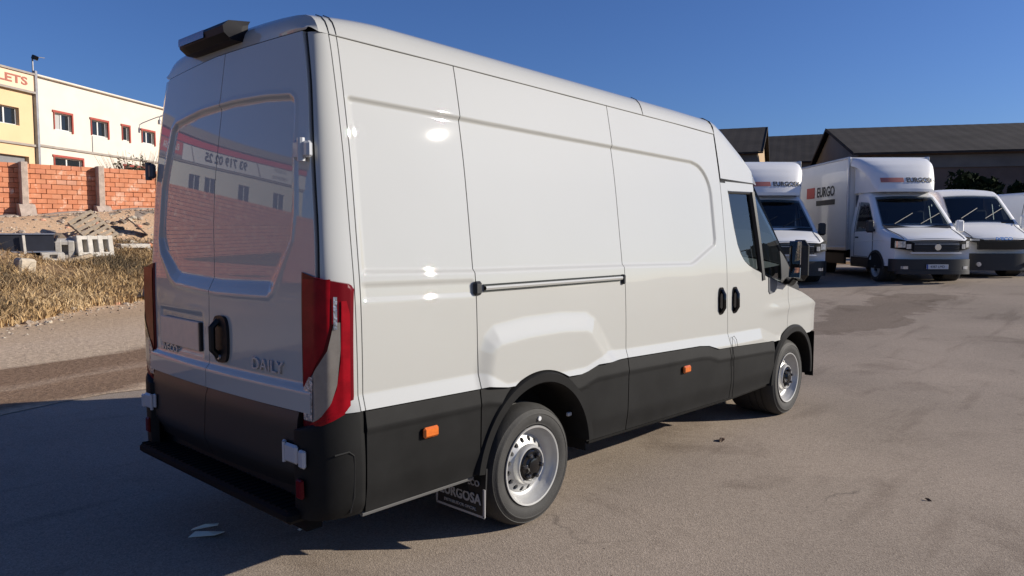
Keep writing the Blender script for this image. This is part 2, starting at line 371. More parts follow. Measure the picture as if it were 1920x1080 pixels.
# ------------------------------------------------------------------ the white van in front
VO = (2.9, -0.02, 0.0)
van = thing('delivery_van', 'large white high roof panel van with grey lower cladding, seen from its rear corner', 'van', VO)
def B(mb, name, m, parent=van, **k): 
    return mb.build(name, m, parent, off=VO, **k)
def mirrored(o, parent=van):
    c = o.copy(); C.objects.link(c); c.parent = parent; c.scale = (1, -1, 1); return c
_yp = smooth_tab([0, .4, .6, .9, 1.1, 1.38, 1.5, 1.75, 2.0, 2.2, 2.4, 2.5, 2.6, 2.75], [.965, .978, .985, .99, .99, .98, .967, .938, .908, .875, .838, .82, .79, .70], 0.07, 0, 2.75)
_tp = smooth_tab([0, 4.9, 5.3, 5.45, 5.6, 5.75, 5.85], [0, 0, .012, .035, .095, .22, .42], 0.03, 0, 6)
def ysd(x, z): return _yp(z) - _tp(x)
REC = [(.20, 2.252), (.877, 2.236), (3.20, 2.178)] + [(3.20 + .25 * math.sin(a), 1.93 + .245 * math.cos(a)) for a in np.linspace(.35, 1.5, 8)] + [(3.45, 1.60), (3.43, 1.56), (3.12, 1.44), (3.06, 1.425), (2.2, 1.44), (.87, 1.455), (.20, 1.475)]
BUL = [(.90, .70), (.905, .95), (.925, 1.045), (.955, 1.095), (1.01, 1.13), (1.25, 1.15), (1.55, 1.152), (1.78, 1.135), (1.85, 1.10), (1.92, 1.02), (2.00, .92), (2.10, .82), (2.15, .70)]
GRV = [(.19, 1.355), (.19, 1.424), (.86, 1.412), (.86, 1.34)]
crease_z = lambda x: np.interp(x, [.16, .88, .93, 1.07, 1.75, 2.0, 2.21, 3.15, 3.6, 4.19, 4.5, 6], [.942, .938, .93, .86, .86, .925, .913, .889, .873, .864, .77, .70])
def disp(x, z):
    x = np.asarray(x, float); z = np.asarray(z, float)
    d = -0.015 * sstep(0.006, -0.016, sdf(REC, x, z))
    d = d + 0.030 * sstep(0.055, -0.075, sdf(BUL, x, z))
    d = d - 0.006 * sstep(0.004, -0.008, sdf(GRV, x, z))
    cz = crease_z(x); d = d + 0.022 * np.clip((cz - z) / 0.07, 0, 1.3) * (z < cz)
    d = d + .0010 * np.sin(3.1 * x + 1.3 * z) * np.sin(2.7 * z - .6 * x + .5) + .0004 * np.sin(9 * x + 4 * z) * np.sin(7 * z)
    # soft fender ridge near the front
    d = d + 0.012 * sstep(4.1, 4.6, x) * np.exp(-((z - 1.0) / .05) ** 2) * (x > 4)
    return d
wlo_t = lambda x: np.interp(x, [.14, .165, .862, .93, 1.075, 1.70, 1.76, 1.87, 2.2, 3.14, 3.28, 3.43, 3.65, 4.39, 4.45, 5.30, 5.36, 5.9], [.872, .872, .859, .863, .838, .822, .83, .858, .855, .826, .812, .772, .765, .731, .72, .72, .725, .725])
def ell(x, xc, a, b): return .345 + b * np.sqrt(np.clip(1 - ((np.asarray(x, float) - xc) / a) ** 2, 0, 1))
RW, FW = 1.345, 4.87
def wlo(x):
    x = np.asarray(x, float); z = wlo_t(x)
    z = np.maximum(z, np.where(abs(x - RW) < .50, ell(x, RW, .50, .545), 0))
    return np.maximum(z, np.where(abs(x - FW) < .475, ell(x, FW, .475, .475), 0))
gut = lambda x: np.interp(x, [.1, .196, .88, 3.146, 3.627], [2.523, 2.521, 2.504, 2.438, 2.419])
sA1 = lambda z: np.full(np.shape(z), .146); sA2 = lambda z: np.interp(z, [.4, 2.5], [.166, .184]); sB = lambda z: np.full(np.shape(z), .88)
sC = lambda z: np.interp(z, [.4, 2.4], [2.214, 2.20]); sD = lambda z: np.interp(z, [.5, .8, 1.2, 2.4], [3.645, 3.612, 3.59, 3.605])
def side_panel(name, sl, sr, nx, nz, m, zl=None, zh=None, gap=.0032, dfun=disp, extra=0.0, rim=.03, us=None):
    u = np.linspace(0, 1, nx) if us is None else us; v = np.linspace(0, 1, nz)
    U, V = np.meshgrid(u, v, indexing='ij')
    zl = zl or wlo; zh = zh or gut
    zz = zl(np.full(U.shape, 1.0) * 1.0) * 0 + (.86 + V * 1.6)
    X = sl(zz) + gap + U * (sr(zz) - sl(zz) - 2 * gap)
    for _ in range(3):
        Z = zl(X) + .003 + V * (zh(X) - zl(X) - .006); X = sl(Z) + gap + U * (sr(Z) - sl(Z) - 2 * gap)
    Y = -(ysd(X, Z) + dfun(X, Z) + extra)
    return B(MB().grid(rimgrid(np.stack([X, Y, Z], -1), (0, rim, 0))), name, m, angle=55)
right_panels = []
right_panels.append(side_panel('rear_quarter_strip', sA1, sA2, 3, 130, M_white, gap=.002))
right_panels.append(side_panel('side_panel', sA2, sB, 60, 190, M_white))
right_panels.append(side_panel('side_panel', sB, sC, 120, 190, M_white))
right_panels.append(side_panel('sliding_door', sC, sD, 120, 190, M_white))
# cab door: pillar, then the skin below the window line
belt_x = [3.60, 3.70, 3.712, 3.73, 3.76, 3.80, 3.84, 3.90, 3.98, 4.07, 4.175, 4.329, 4.70, 5.06, 5.2, 5.33, 5.45, 5.55, 5.62, 5.7, 5.8]
belt_z = [2.045, 2.045, 2.00, 1.87, 1.70, 1.56, 1.49, 1.43, 1.39, 1.36, 1.332, 1.281, 1.198, 1.118, 1.075, 1.03, .985, .94, .90, .86, .80]
belt = lambda x: np.interp(x, belt_x, belt_z)
sE = lambda z: np.full(np.shape(z), 4.745); sF = lambda z: np.full(np.shape(z), 5.86)
us = np.sort(np.unique(np.concatenate([np.linspace(0, 1, 60), np.linspace(.07, .22, 40)])))
cab_door = side_panel('cab_door', sD, sE, len(us), 110, M_white, zh=belt, us=us); right_panels.append(cab_door)
right_panels.append(side_panel('front_wing', sE, sF, 70, 60, M_white, zh=belt, gap=.003))
# B pillar / frame above the belt seam up to the dome seam
dome_lo = lambda x: np.interp(x, [3.55, 4.3], [2.072, 2.058])
# rear corner pillar (right): from the rear door edge round to the side
XRs = smooth_tab([.3, 1.4, 2.0, 2.5, 2.75], [0.0, 0.0, .03, .075, .10], .12, .3, 2.75)
def xrear(y, z): return XRs(z) - .04 * (1 - np.minimum(1, np.abs(y) / .9) ** 2)
yedge = smooth_tab([.5, .87, 1.4, 1.6, 2.0, 2.3, 2.53, 2.7], [.905, .905, .925, .915, .862, .82, .762, .72], .06, .5, 2.7)
def corner(z, s):
    """s 0 (door edge) .. 1 (side seam)"""
    ye = yedge(z); x0 = xrear(-ye, z) + .004; x1 = sA1(z) - .003; y1 = ysd(.1, z)
    p0 = np.stack([x0, ye], -1); p2 = np.stack([x1 + 0 * z, y1 + disp(x1 + 0 * z, z)], -1); p1 = np.stack([x0 + .010, ye + (y1 - ye) * .97], -1)
    s = s[..., None]; q = (1 - s) ** 2 * p0 + 2 * s * (1 - s) * p1 + s * s * p2
    return q[..., 0], q[..., 1]
zc = np.linspace(.874, 2.522, 120); sc = np.linspace(0, 1, 14); ZC, SC = np.meshgrid(zc, sc, indexing='ij'); cx, cy = corner(ZC, SC)
cp = np.stack([cx, -cy, ZC], -1)
inn = cp[:, :1] + np.array([.05, .05, 0]); inn2 = cp[:, -1:] + np.array([0, .03, 0])
right_panels.append(B(MB().grid(np.concatenate([inn, cp, inn2], 1)), 'rear_corner_pillar', M_white, angle=60))
# lower cladding
def sill(x): return np.interp(x, [.1, .17, .87, 2.22, 3.71, 4.45, 6], [.409, .409, .409, .385, .356, .365, .37])
def archin(x):
    x = np.asarray(x, float); z = sill(x)
    z = np.maximum(z, np.where(abs(x - RW) < .45, ell(x, RW, .45, .485), 0)); return np.maximum(z, np.where(abs(x - FW) < .43, ell(x, FW, .43, .43), 0))
def cladd(x, z):
    t = wlo_t(x) - z; b = z - sill(x)
    return 0.018 + .014 * np.clip(t / .085, 0, 1) - .012 * sstep(.14, .0, b) - .004 * sstep(.085, .10, t)
def clad_panel(sl, sr, nx, **k): return side_panel('lower_cladding', sl, sr, nx, 34, M_clad, zl=archin, zh=lambda x: wlo_t(x), dfun=cladd, gap=.004, rim=.05, **k)
sG = lambda z: np.interp(z, [.4, .8], [.170, .168]); sD2 = lambda z: np.interp(z, [.35, .8], [3.70, 3.66])
sH = lambda z: np.full(np.shape(z), FW - .432)
for a, b_, n in ((sG, sB, 40), (sB, sC, 110), (sC, sD, 60), (sD, sD2, 8), (sD2, sH, 40)):
    right_panels.append(clad_panel(a, b_, n))
def arch(name, xc, ai, bi, ao, bo, prd, th0, th1, m):
    th = np.linspace(th0, th1, 60); rows = []
    for f, p in ((0, -.12), (0, prd * .75), (.12, prd), (.75, prd), (1.0, prd * .4), (1.0, -.02)):
        X = xc + (ai + (ao - ai) * f) * np.cos(th); Z = .345 + (bi + (bo - bi) * f) * np.sin(th)
        rows.append(np.stack([X, -(ysd(X, np.maximum(Z, .3)) + p), Z], -1))
    return B(MB().grid(np.array(rows)), name, m, angle=40)
right_panels.append(arch('wheel_arch_trim', RW, .44, .475, .505, .548, .043, rad(8), rad(172), M_clad))
right_panels.append(arch('wheel_arch_trim', FW, .42, .42, .485, .487, .030, rad(0), rad(180), M_clad))
# front bumper side and rest of the front
yy = np.linspace(-1, 1, 61); zz = np.linspace(.30, .724, 14)
def xfront(y, z):   # plan outline of the nose (y = -1..1 of half width)
    a = np.abs(y); return 5.88 - .09 * (a / .55) ** 2 * (a < 5) - .42 * np.clip((a - .62) / .365, 0, 1) ** 2.2 - .10 * np.clip((z - .8) / .4, 0, 1) - .05 * np.clip((.42 - z) / .12, 0, 1)
bx = np.linspace(0, 1, 70); BP = []
for z in zz:
    row = []
    for s in np.linspace(-1, 1, 90):
        y = .955 * math.sin(s * math.pi / 2) if abs(s) < .8 else None
        if y is None:
            t = (abs(s) - .8) / .2; y0 = .955 * math.sin(.8 * math.pi / 2); x0 = float(xfront(y0, z))
            x = x0 + (5.345 - x0) * t; y = math.copysign(y0 + (.982 - y0) * (1 - (1 - t) ** 2), s)
        else: x = float(xfront(y, z))
        row.append((x, y + VO[1], z))
    BP.append(row)
B(MB().grid(BP), 'front_bumper', M_clad, angle=60)
NP = []
for z in np.linspace(.728, 1.0, 10):
    NP.append([(float(xfront(y, z)) - .03, y + VO[1], z) for y in np.linspace(-.86, .86, 50)])
B(MB().grid(NP), 'front_fascia', M_white, angle=60)
gr = MB()
for k in range(4): gr.box((5.88 - .03 * k, VO[1], .78 + .05 * k), (.06, 1.1, .03))
B(gr, 'grille', M_black)
for s in (-1, 1):
    hp = []
    for z in np.linspace(.83, .99, 6): hp.append([(float(xfront(y, z)) - .02, s * y + VO[1], z) for y in np.linspace(.58, .86, 10)])
    B(MB().grid(hp), 'headlight', M_frost, angle=60)
# bonnet: from the cowl to the nose
HB = []
for x in np.linspace(4.99, 5.86, 24):
    row = []
    hw = float(ysd(min(x, 5.8), 1.0)) if x < 5.75 else .70
    for y in np.linspace(-1, 1, 31):
        zc_ = np.interp(x, [4.99, 5.2, 5.5, 5.75, 5.86], [1.215, 1.175, 1.10, 1.02, .96]); ze = float(belt(min(x, 5.8)))
        row.append((x - .16 * abs(y) ** 2.5 * (x - 4.99) / .9, y * (hw - .022) + VO[1], zc_ - (zc_ - ze) * abs(y) ** 3.2))
    HB.append(row)
B(MB().grid(HB), 'bonnet', M_white, angle=60)
# roof, with its rounded edges and light ribs
RX = np.concatenate([np.linspace(.095, .2, 8), np.linspace(.22, 3.612, 74)]); RP = []
for x in RX:
    zg = float(gut(max(x, .1))) - .002; yg = float(_yp(zg)) - .019; row = []
    drop = .052 * max(0, (.5 - x) / .405) ** 1.6
    half = [(yg, zg), (yg - .003, zg + .012), (yg - .012, zg + .04), (yg - .028, zg + .075), (yg - .055, zg + .105), (yg - .10, zg + .128), (yg - .17, zg + .143), (yg - .30, zg + .158), (yg - .45, zg + .168), (yg - .62, zg + .174), (0, zg + .178)]
    pts = [(-a, b) for a, b in half] + [(a, b) for a, b in half[-2::-1]]
    row = [(x, (a if a < 0 else a * (1 - .10 * max(0, (.6 - x) / .5))) + VO[1], b - drop * max(0, (b - zg) / .178)) for a, b in pts]
    RP.append(row)
B(MB().grid(RP), 'roof', M_white, angle=60)
for xs_ in (.146, .184, 2.62):       # seams across the roof edge
    zg = float(gut(xs_)); yg = float(_yp(zg)) - .018; dr_ = .052 * max(0, (.5 - xs_) / .405) ** 1.6
    ss = [B(MB().tube([(xs_, sgn * a + VO[1], b - dr_ * (b - zg) / .178) for a, b in [(yg, zg), (yg - .012, zg + .042), (yg - .028, zg + .077), (yg - .055, zg + .107), (yg - .10, zg + .130)]], .0022, 5), 'roof_seam', M_dark) for sgn in (-1, 1)]
gt = MB(); xs_ = np.linspace(.15, 3.6, 40)
gt.tube([(x, -(float(_yp(float(gut(x)))) + .004) , float(gut(x)) - .002) for x in xs_], .0028, 5)
B(gt, 'roof_seam', mat('grey_sealant', (.36, .36, .34), rough=.8))
# high dome above the cab
DP = []
for x in np.linspace(3.612, 4.42, 34):
    zl = float(dome_lo(x)) + .004; zt = float(np.interp(x, [3.45, 3.55, 3.68, 3.8, 4.0, 4.2, 4.42], [2.603, 2.592, 2.555, 2.487, 2.335, 2.16, 2.072]))
    zt = max(zt, zl + .012); row = []; zs = zl + (zt - zl) * .80
    yb = lambda z: float(_yp(z)) - .016 - .35 * max(0, x - 4.17) ** 1.0 * 1.0
    half = [(yb(zl), zl)] + [(yb(zl + (zs - zl) * t), zl + (zs - zl) * t) for t in (.25, .5, .75, 1)]
    y_s = half[-1][0]
    half += [(y_s - .03, zs + (zt - zs) * .45), (y_s - .09, zs + (zt - zs) * .78), (y_s - .2, zt - .006), (y_s - .4, zt + .012), (0, zt + .03)]
    pts = [(-a, b) for a, b in half] + [(a, b) for a, b in half[-2::-1]]
    DP.append([(x, a + VO[1], b) for a, b in pts])
B(MB().grid(DP), 'roof_dome', M_white, angle=50)
# cab glazing frame: black band, B-pillar side, A-pillars, windscreen
def ypos(x, z): return float(_yp(z)) - .015
fr = MB()
fr.grid([[(x, -ypos(x, z) - .004 , z) for x in np.linspace(3.712, 4.20, 8)] for z in (1.985, 2.02, 2.056)])
B(fr, 'window_header', M_white)
# side window glass and quarter glass
tops = lambda x: np.interp(x, [3.70, 4.19, 4.98], [1.975, 1.985, 1.215])
def sidepatch(x0, x1, zlo_, zhi_, nx, nz, off, name, m, parent=van):
    Pn = []
    for x in np.linspace(x0, x1, nx):
        a, b = float(zlo_(x)), float(zhi_(x)); Pn.append([(x, -(ypos(x, a + (b - a) * t) + off), a + (b - a) * t) for t in np.linspace(0, 1, nz)])
    return B(MB().grid(Pn), name, m, parent, angle=60)
blt = lambda x: belt(x) - .03
qx = lambda z: np.interp(z, [1.3, 1.99], [4.24, 4.115])
right_panels.append(sidepatch(3.70, 4.15, blt, tops, 14, 8, -.002, 'side_window', M_glass))
right_panels.append(sidepatch(4.17, 4.72, blt, tops, 14, 8, -.002, 'quarter_window', M_glassd))
wf = MB()
wf.tube([(4.145, -ypos(0, 1.99) - .006, 1.99), (4.19, -ypos(0, 1.6) - .006, 1.6), (4.235, -ypos(0, 1.26) - .006, 1.26)], .028, 6)
wf.tube([(x, -ypos(0, float(tops(x))) - .004, float(tops(x)) - .004) for x in np.linspace(3.71, 4.16, 8)], .012, 6)
wf.tube([(3.715, -ypos(0, 1.99), 1.99), (3.745, -ypos(0, 1.8), 1.80), (3.80, -ypos(0, 1.56) , 1.56), (3.9, -ypos(0, 1.42), 1.425), (4.05, -ypos(0, 1.36), 1.365), (4.25, -ypos(0, 1.3), 1.305)], .014, 6)
right_panels.append(B(wf, 'window_frame', M_black))
ap = MB(); Pn = []
for t in np.linspace(0, 1, 10):
    x = 4.19 + .83 * t; z = 2.05 - .86 * t; y = ypos(0, z) - .006
    Pn.append([(x - .075, -y - .002, z - .03), (x - .02, -y + .002, z - .005), (x + .03, -y + .03, z + .012), (x + .06, -y + .075, z + .02)])
ap.grid(Pn); right_panels.append(B(ap, 'windscreen_pillar', M_gloss, angle=60))
mp_ = MB(); mp_.grid([[(x, -(ypos(x, z) + .012), z) for z in np.linspace(float(belt(x)) - .035, float(np.interp(x, [4.62, 4.98], [1.50, 1.17])), 5)] for x in np.linspace(4.60, 4.99, 8)])
right_panels.append(B(mp_, 'mirror_base_panel', M_black))
pl_ = MB(); pl_.grid(rimgrid([[(x, -(float(_yp(z)) + .006), z) for z in np.linspace(float(np.interp(x, [4.335, 4.36, 4.46, 4.50], [1.16, 1.135, 1.15, 1.20])), float(belt(x)) - .002, 6)] for x in np.linspace(4.335, 4.50, 8)], (0, .02, 0)))
right_panels.append(B(pl_, 'mirror_base_cover', mat('mid_grey_plastic', (.10, .105, .115), rough=.5)))
wsn = []
for t in np.linspace(0, 1, 12):
    wsn.append([(4.25 + .83 * t + .14 * (1 - y * y), y * (.845 + .07 * t) + VO[1], 2.065 - .865 * t) for y in np.linspace(-1, 1, 18)])
B(MB().grid(wsn), 'windscreen', M_glassd, angle=60)
B(MB().box((5.02, VO[1], 1.165), (.22, 1.72, .05), bev=.02), 'windscreen_cowl', M_black)
# cab inside
cabin = MB().box((3.60, VO[1], 1.5), (.05, 1.74, 1.1)); B(cabin, 'bulkhead', M_int)
B(MB().box((4.25, VO[1], .86), (1.3, 1.7, .12)), 'cab_floor', M_dark)
B(MB().box((4.82, VO[1], 1.12), (.36, 1.66, .26), rot=(0, .25, 0), bev=.06), 'dashboard', M_int)
for yy_, w in ((-.55, .50), (.42, .50)):
    s_ = MB(); s_.box((4.02, yy_ + VO[1], 1.03), (.48, w, .14), bev=.05); s_.box((3.80, yy_ + VO[1], 1.38), (.13, w, .62), rot=(0, -.14, 0), bev=.05); s_.box((3.745, yy_ + VO[1], 1.77), (.09, .26, .17), bev=.04)
    B(s_, 'seat', M_seat)
sw = MB(); sw.tube([(4.52 + .05 * math.sin(a), .42 + VO[1] + .20 * math.cos(a), 1.28 + .19 * math.sin(a)) for a in np.linspace(0, 2 * math.pi, 25)], .016, 6); B(sw, 'steering_wheel', M_black)
# mirror on its arm
mr = MB(); mr.box((4.63, -1.13, 1.42), (.11, .20, .35), rot=(0, 0, -.42), bev=.05); mr.tube([(4.74, -.96, 1.24), (4.68, -1.04, 1.22), (4.63, -1.10, 1.27)], .030, 8)
mo = B(mr, 'door_mirror', M_black); right_panels.append(mo)
mg = B(MB().box((4.580, -1.108, 1.485), (.006, .145, .20), rot=(0, 0, -.50), bev=.002), 'mirror_glass', M_mirror, mo); 
mg2 = B(MB().box((4.580, -1.108, 1.315), (.006, .145, .09), rot=(0, 0.05, -.50), bev=.002), 'mirror_glass', M_mirror, mo)
for q in (mg, mg2): q.location = (0, 0, 0)
for o in right_panels:
    if o.name.startswith('door_mirror'):
        c = mirrored(o)
        for ch in (mg, mg2):
            cc = ch.copy(); C.objects.link(cc); cc.parent = c
    else: mirrored(o)
# door handles: recessed black bows on the right side
def side_handle(x, z):
    y = -(float(_yp(z)) + .001); h = MB()
    h.prism([(x + .045 * math.copysign(abs(math.cos(a)) ** .6, math.cos(a)), z + .105 * math.copysign(abs(math.sin(a)) ** .7, math.sin(a))) for a in np.linspace(0, 2 * math.pi, 28, endpoint=False)], y - .004, y + .012)
    o = B(h, 'door_handle', M_gloss)
    g_ = MB().tube([(x, y - .006, z + .085), (x - .002, y - .028, z + .05), (x - .002, y - .030, z - .05), (x, y - .006, z - .088)], .015, 8); B(g_, 'handle_grip', M_gloss, o).location = (0, 0, 0)
    k = MB().lathe([(0, -.001), (.011, -.001), (.012, .004)], 12, 'y', (x + .002, y - .024, z - .07)); B(k, 'key_lock', M_steel, o).location = (0, 0, 0)
side_handle(3.49, 1.135); side_handle(3.715, 1.128)
# sliding door rail
rl = MB(); X_ = np.linspace(.93, 2.15, 30); zr = lambda x: 1.371 - .011 * (x - .93)
rl.grid([[(x, -(float(_yp(z)) + o_), z) for x in X_] for z, o_ in ((1.352, .002), (1.352, .010), (1.390, .010), (1.390, .002))]); rail = B(rl, 'door_rail', M_gloss, angle=20)
rc = MB(); rc.grid([[(x, -(.982 + o_), z) for x in X_] for z, o_ in ((1.360, .008), (1.361, .020), (1.371, .024), (1.380, .020), (1.381, .008))]); B(rc, 'rail_bar', M_white, rail).location = (0, 0, 0)
B(MB().box((.885, -.986, 1.372), (.055, .03, .072), bev=.012), 'rail_end', M_black, rail).location = (0, 0, 0); B(MB().box((2.178, -.986, 1.360), (.03, .03, .062), bev=.008), 'rail_end', M_black, rail).location = (0, 0, 0)
# amber side markers
for x, z in ((.53, .712), (2.92, .690)):
    b_ = MB().box((x, -(float(ysd(x, z)) + .042), z), (.095, .024, .052), bev=.010); B(b_, 'side_marker', M_orange)
# fuel flap seam
ff = MB().tube([(3.63, -1.028, .62), (3.63, -1.020, .80), (3.64, -1.012, .84), (3.67, -1.012, .85), (3.70, -1.018, .82), (3.705, -1.03, .76)], .0018, 5); B(ff, 'fuel_flap_seam', M_dark)
# sill pipe along the bottom edge
sp = MB().tube([(x, -(float(_yp(.4)) - .01), float(sill(x)) - .012) for x in np.linspace(.17, .86, 8)], .012, 6); B(sp, 'sill_edge', mat('grey_edge', (.12, .12, .12), rough=.5))
sp = MB().tube([(x, -(float(_yp(.4)) - .02), float(sill(x)) - .014) for x in np.linspace(1.85, 4.42, 12)], .016, 6); B(sp, 'sill_edge', M_clad)
# added dark core that blocks light behind the panel seams, and chassis
co = MB(); co.box((1.75, VO[1], 1.62), (3.3, 1.60, 1.62)); co.box((2.6, VO[1], .66), (4.8, 1.15, .36)); co.box((1.1, VO[1], .45), (1.9, .9, .12)); co.box((3.0, -.55, .46), (2.6, .16, .17)); co.box((3.0, .5, .46), (2.6, .16, .17))
co.box((4.9, VO[1], .75), (1.5, 1.2, .5)); co.box((3.62, -.02, .9), (.06, 1.8, .6)); co.tube([(RW, -.8, .345), (RW, .8, .345)], .07, 8); co.tube([(FW, -.8, .345), (FW, .8, .345)], .05, 8)
B(co, 'chassis', M_dark, smooth=False)
# wheel-house liners
for xc, r in ((RW, .50), (FW, .45)):
    for sgn in (-1, 1):
        th = np.linspace(-.05, math.pi + .05, 26)
        ln = MB().grid([[(xc + r * math.cos(t), sgn * y + VO[1], .345 + r * math.sin(t)) for t in th] for y in (.93, .60)])
        ln.grid([[(xc + r * f * math.cos(t), sgn * .62 + VO[1], .345 + r * f * math.sin(t)) for t in th] for f in (1, .3)])
        B(ln, 'wheel_house', M_dark)
# ---- wheels
def wheel_parts(front):
    t = MB(); R = .345
    prof = [(.205, .17), (.216, .195), (.226, .212), (.233, .217), (.236, .2195), (.238, .2185), (.255, .2245), (.275, .227), (.290, .2262), (.293, .2285), (.299, .2265), (.302, .2232), (.318, .214), (.321, .2155), (.326, .208), (.338, .185), (.345, .16)]
    for k in range(1, 4): pass
    tread = []
    for a in (.16, .115, .109, .06, .054, .0, -.006, -.06, -.066, -.11, -.116, -.16):
        tread.append((R, a))
    full = prof + [(R, .118), (R - .008, .116), (R - .008, .108), (R, .106), (R, .062), (R - .008, .060), (R - .008, .052), (R, .050), (R, -.004), (R - .008, -.006), (R - .008, -.014), (R, -.016), (R, -.06), (R, -.16)]
    full = full + [(.33, -.2), (.29, -.215), (.24, -.21), (.215, -.18)]
    t.lathe([(r, -(a - .2275)) for r, a in full], 72, 'y')     # outer face at y = 0, inwards +y
    tyre = mesh_data('tyre', t.V, t.F, M_tyre, angle=30)
    r_ = MB()
    lip = [(.222, .012), (.226, .008), (.224, .002), (.214, .004), (.210, .016), (.204, .030), (.196, .040), (.190, .062), (.178, .074), (.168, .080)]
    r_.lathe(lip, 64, 'y'); r_.lathe([(.205, .03), (.205, .25)], 48, 'y')
    # disc ring with 16 round holes
    ro, ri, yo, yi, nh = .168, .116, .080, .050, 16
    for k in range(nh):
        a0, a1 = 2 * math.pi * k / nh, 2 * math.pi * (k + 1) / nh; am = (a0 + a1) / 2; rm = (ro + ri) / 2
        outer = []
        for f in np.linspace(0, 1, 7): outer.append((ro, a0 + (a1 - a0) * f))
        outer.append((rm, a1))
        for f in np.linspace(1, 0, 7): outer.append((ri, a0 + (a1 - a0) * f))
        outer.append((rm, a0))
        def pt(r, a): 
            yv = yo + (yi - yo) * (ro - r) / (ro - ri); return (r * math.cos(a), yv, r * math.sin(a))
        Vo = [pt(r, a) for r, a in outer]
        inner = []
        for r, a in outer:
            u_, w_ = r - rm, (a - am) * rm; q = math.hypot(u_, w_); hr = .0150; u_, w_ = u_ / q * hr, w_ / q * hr; inner.append((rm + u_, am + w_ / rm))
        Vi = [pt(r, a) for r, a in inner]; Vd = [(v[0], v[1] + .018, v[2]) for v in Vi]; n = len(Vo)
        r_.add(Vo + Vi + Vd, [(i, (i + 1) % n, n + (i + 1) % n, n + i) for i in range(n)] + [(n + i, n + (i + 1) % n, 2 * n + (i + 1) % n, 2 * n + i) for i in range(n)])
    r_.lathe([(.116, .050), (.114, .036), (.110, .022), (.104, .016), (.098, .016), (.092, .024), (.088, .036), (.0, .036)], 48, 'y')
    rim = mesh_data('rim', r_.V, r_.F, M_rim, angle=40)
    bk = MB().lathe([(.2, .11), (.0, .11)], 32, 'y'); back = mesh_data('brake_drum', bk.V, bk.F, M_dark)
    h = MB().lathe([(.089, .034), (.087, .020), (.080, .014), (.056, .012), (.045, .004), (.042, -.004), (.03, -.008), (0, -.008)], 12, 'y')
    hub = mesh_data('hub_cap', h.V, h.F, M_gloss, angle=20)
    l = MB()
    for k in range(6):
        a = k * math.pi / 3 + .3; l.lathe([(.013, .012), (.013, -.008), (.008, -.013), (0, -.013)], 6, 'y', (.066 * math.cos(a), .002, .066 * math.sin(a)))
    lug = mesh_data('lug_nuts', l.V, l.F, mat('dark_steel', (.12, .12, .125), rough=.3, metal=.8), angle=20)
    return tyre, rim, back, hub, lug
WP = wheel_parts(False)
def add_wheel(parent, loc, side, spin=0.0, name='wheel', s=1.0):
    """side -1: outer face towards -y"""
    tyre, rim, back, hub, lug = WP
    t = link(name, tyre, parent, loc, (0, spin, 0), (s, s if side < 0 else -s, s))
    for nm, me in (('rim', rim), ('brake_drum', back), ('hub_cap', hub), ('lug_nuts', lug)):
        o = link(nm, me, t)
        if nm == 'lug_nuts': o['kind'] = 'stuff'
    return t
for xc in (RW, FW):
    add_wheel(van, (xc - VO[0], -.965 - VO[1], .345), -1, .4 if xc == RW else 1.1); add_wheel(van, (xc - VO[0], .925 - VO[1], .345), 1, .2)
B(MB().lathe([(0, -.003), (.013, -.003), (.014, .004)], 12, 'y', (RW + .045, -.969, .345 + .262)), 'balance_mark', M_plateW); B(MB().box((RW + .36, -.93, .57), (.035, .02, .022), bev=.004), 'cable_tag', M_plateW)
# ---- mudflap behind the rear wheel
mf = MB().box((.955, -.785, .285), (.010, .375, .265), rot=(0, .06, 0)); mfo = B(mf, 'mudflap', M_black)
edge_m = mat('mudflap_border', (.42, .41, .41), rough=.6)
fb = MB(); fb.box((.944, -.785, .160), (.006, .375, .012)); fb.box((.944, -.970, .235), (.006, .014, .15)); fb.box((.944, -.60, .25), (.006, .012, .18)); B(fb, 'mudflap_border', edge_m, mfo).location = (0, 0, 0)
def rear_text(name, s, size, m, y, z, x, parent, sx=1.0, bold=0.0): 
    return text(name, s, size, m, parent, (x - VO[0], y - VO[1], z), (rad(90), 0, rad(-90)), .0015, sx=sx, bold=bold)
rear_text('mudflap_lettering', 'IVECO', .045, M_inkw, -.87, .33, .943, mfo, bold=.001); rear_text('mudflap_lettering', 'EURGOSA', .075, M_inkw, -.785, .245, .943, mfo, .95, bold=.002); rear_text('mudflap_lettering', 'DISTRIBUIDOR OFICIAL', .024, M_inkw, -.785, .19, .943, mfo)
mf2 = mfo.copy(); C.objects.link(mf2); mf2.parent = van; mf2.scale = (1, -1, 1)

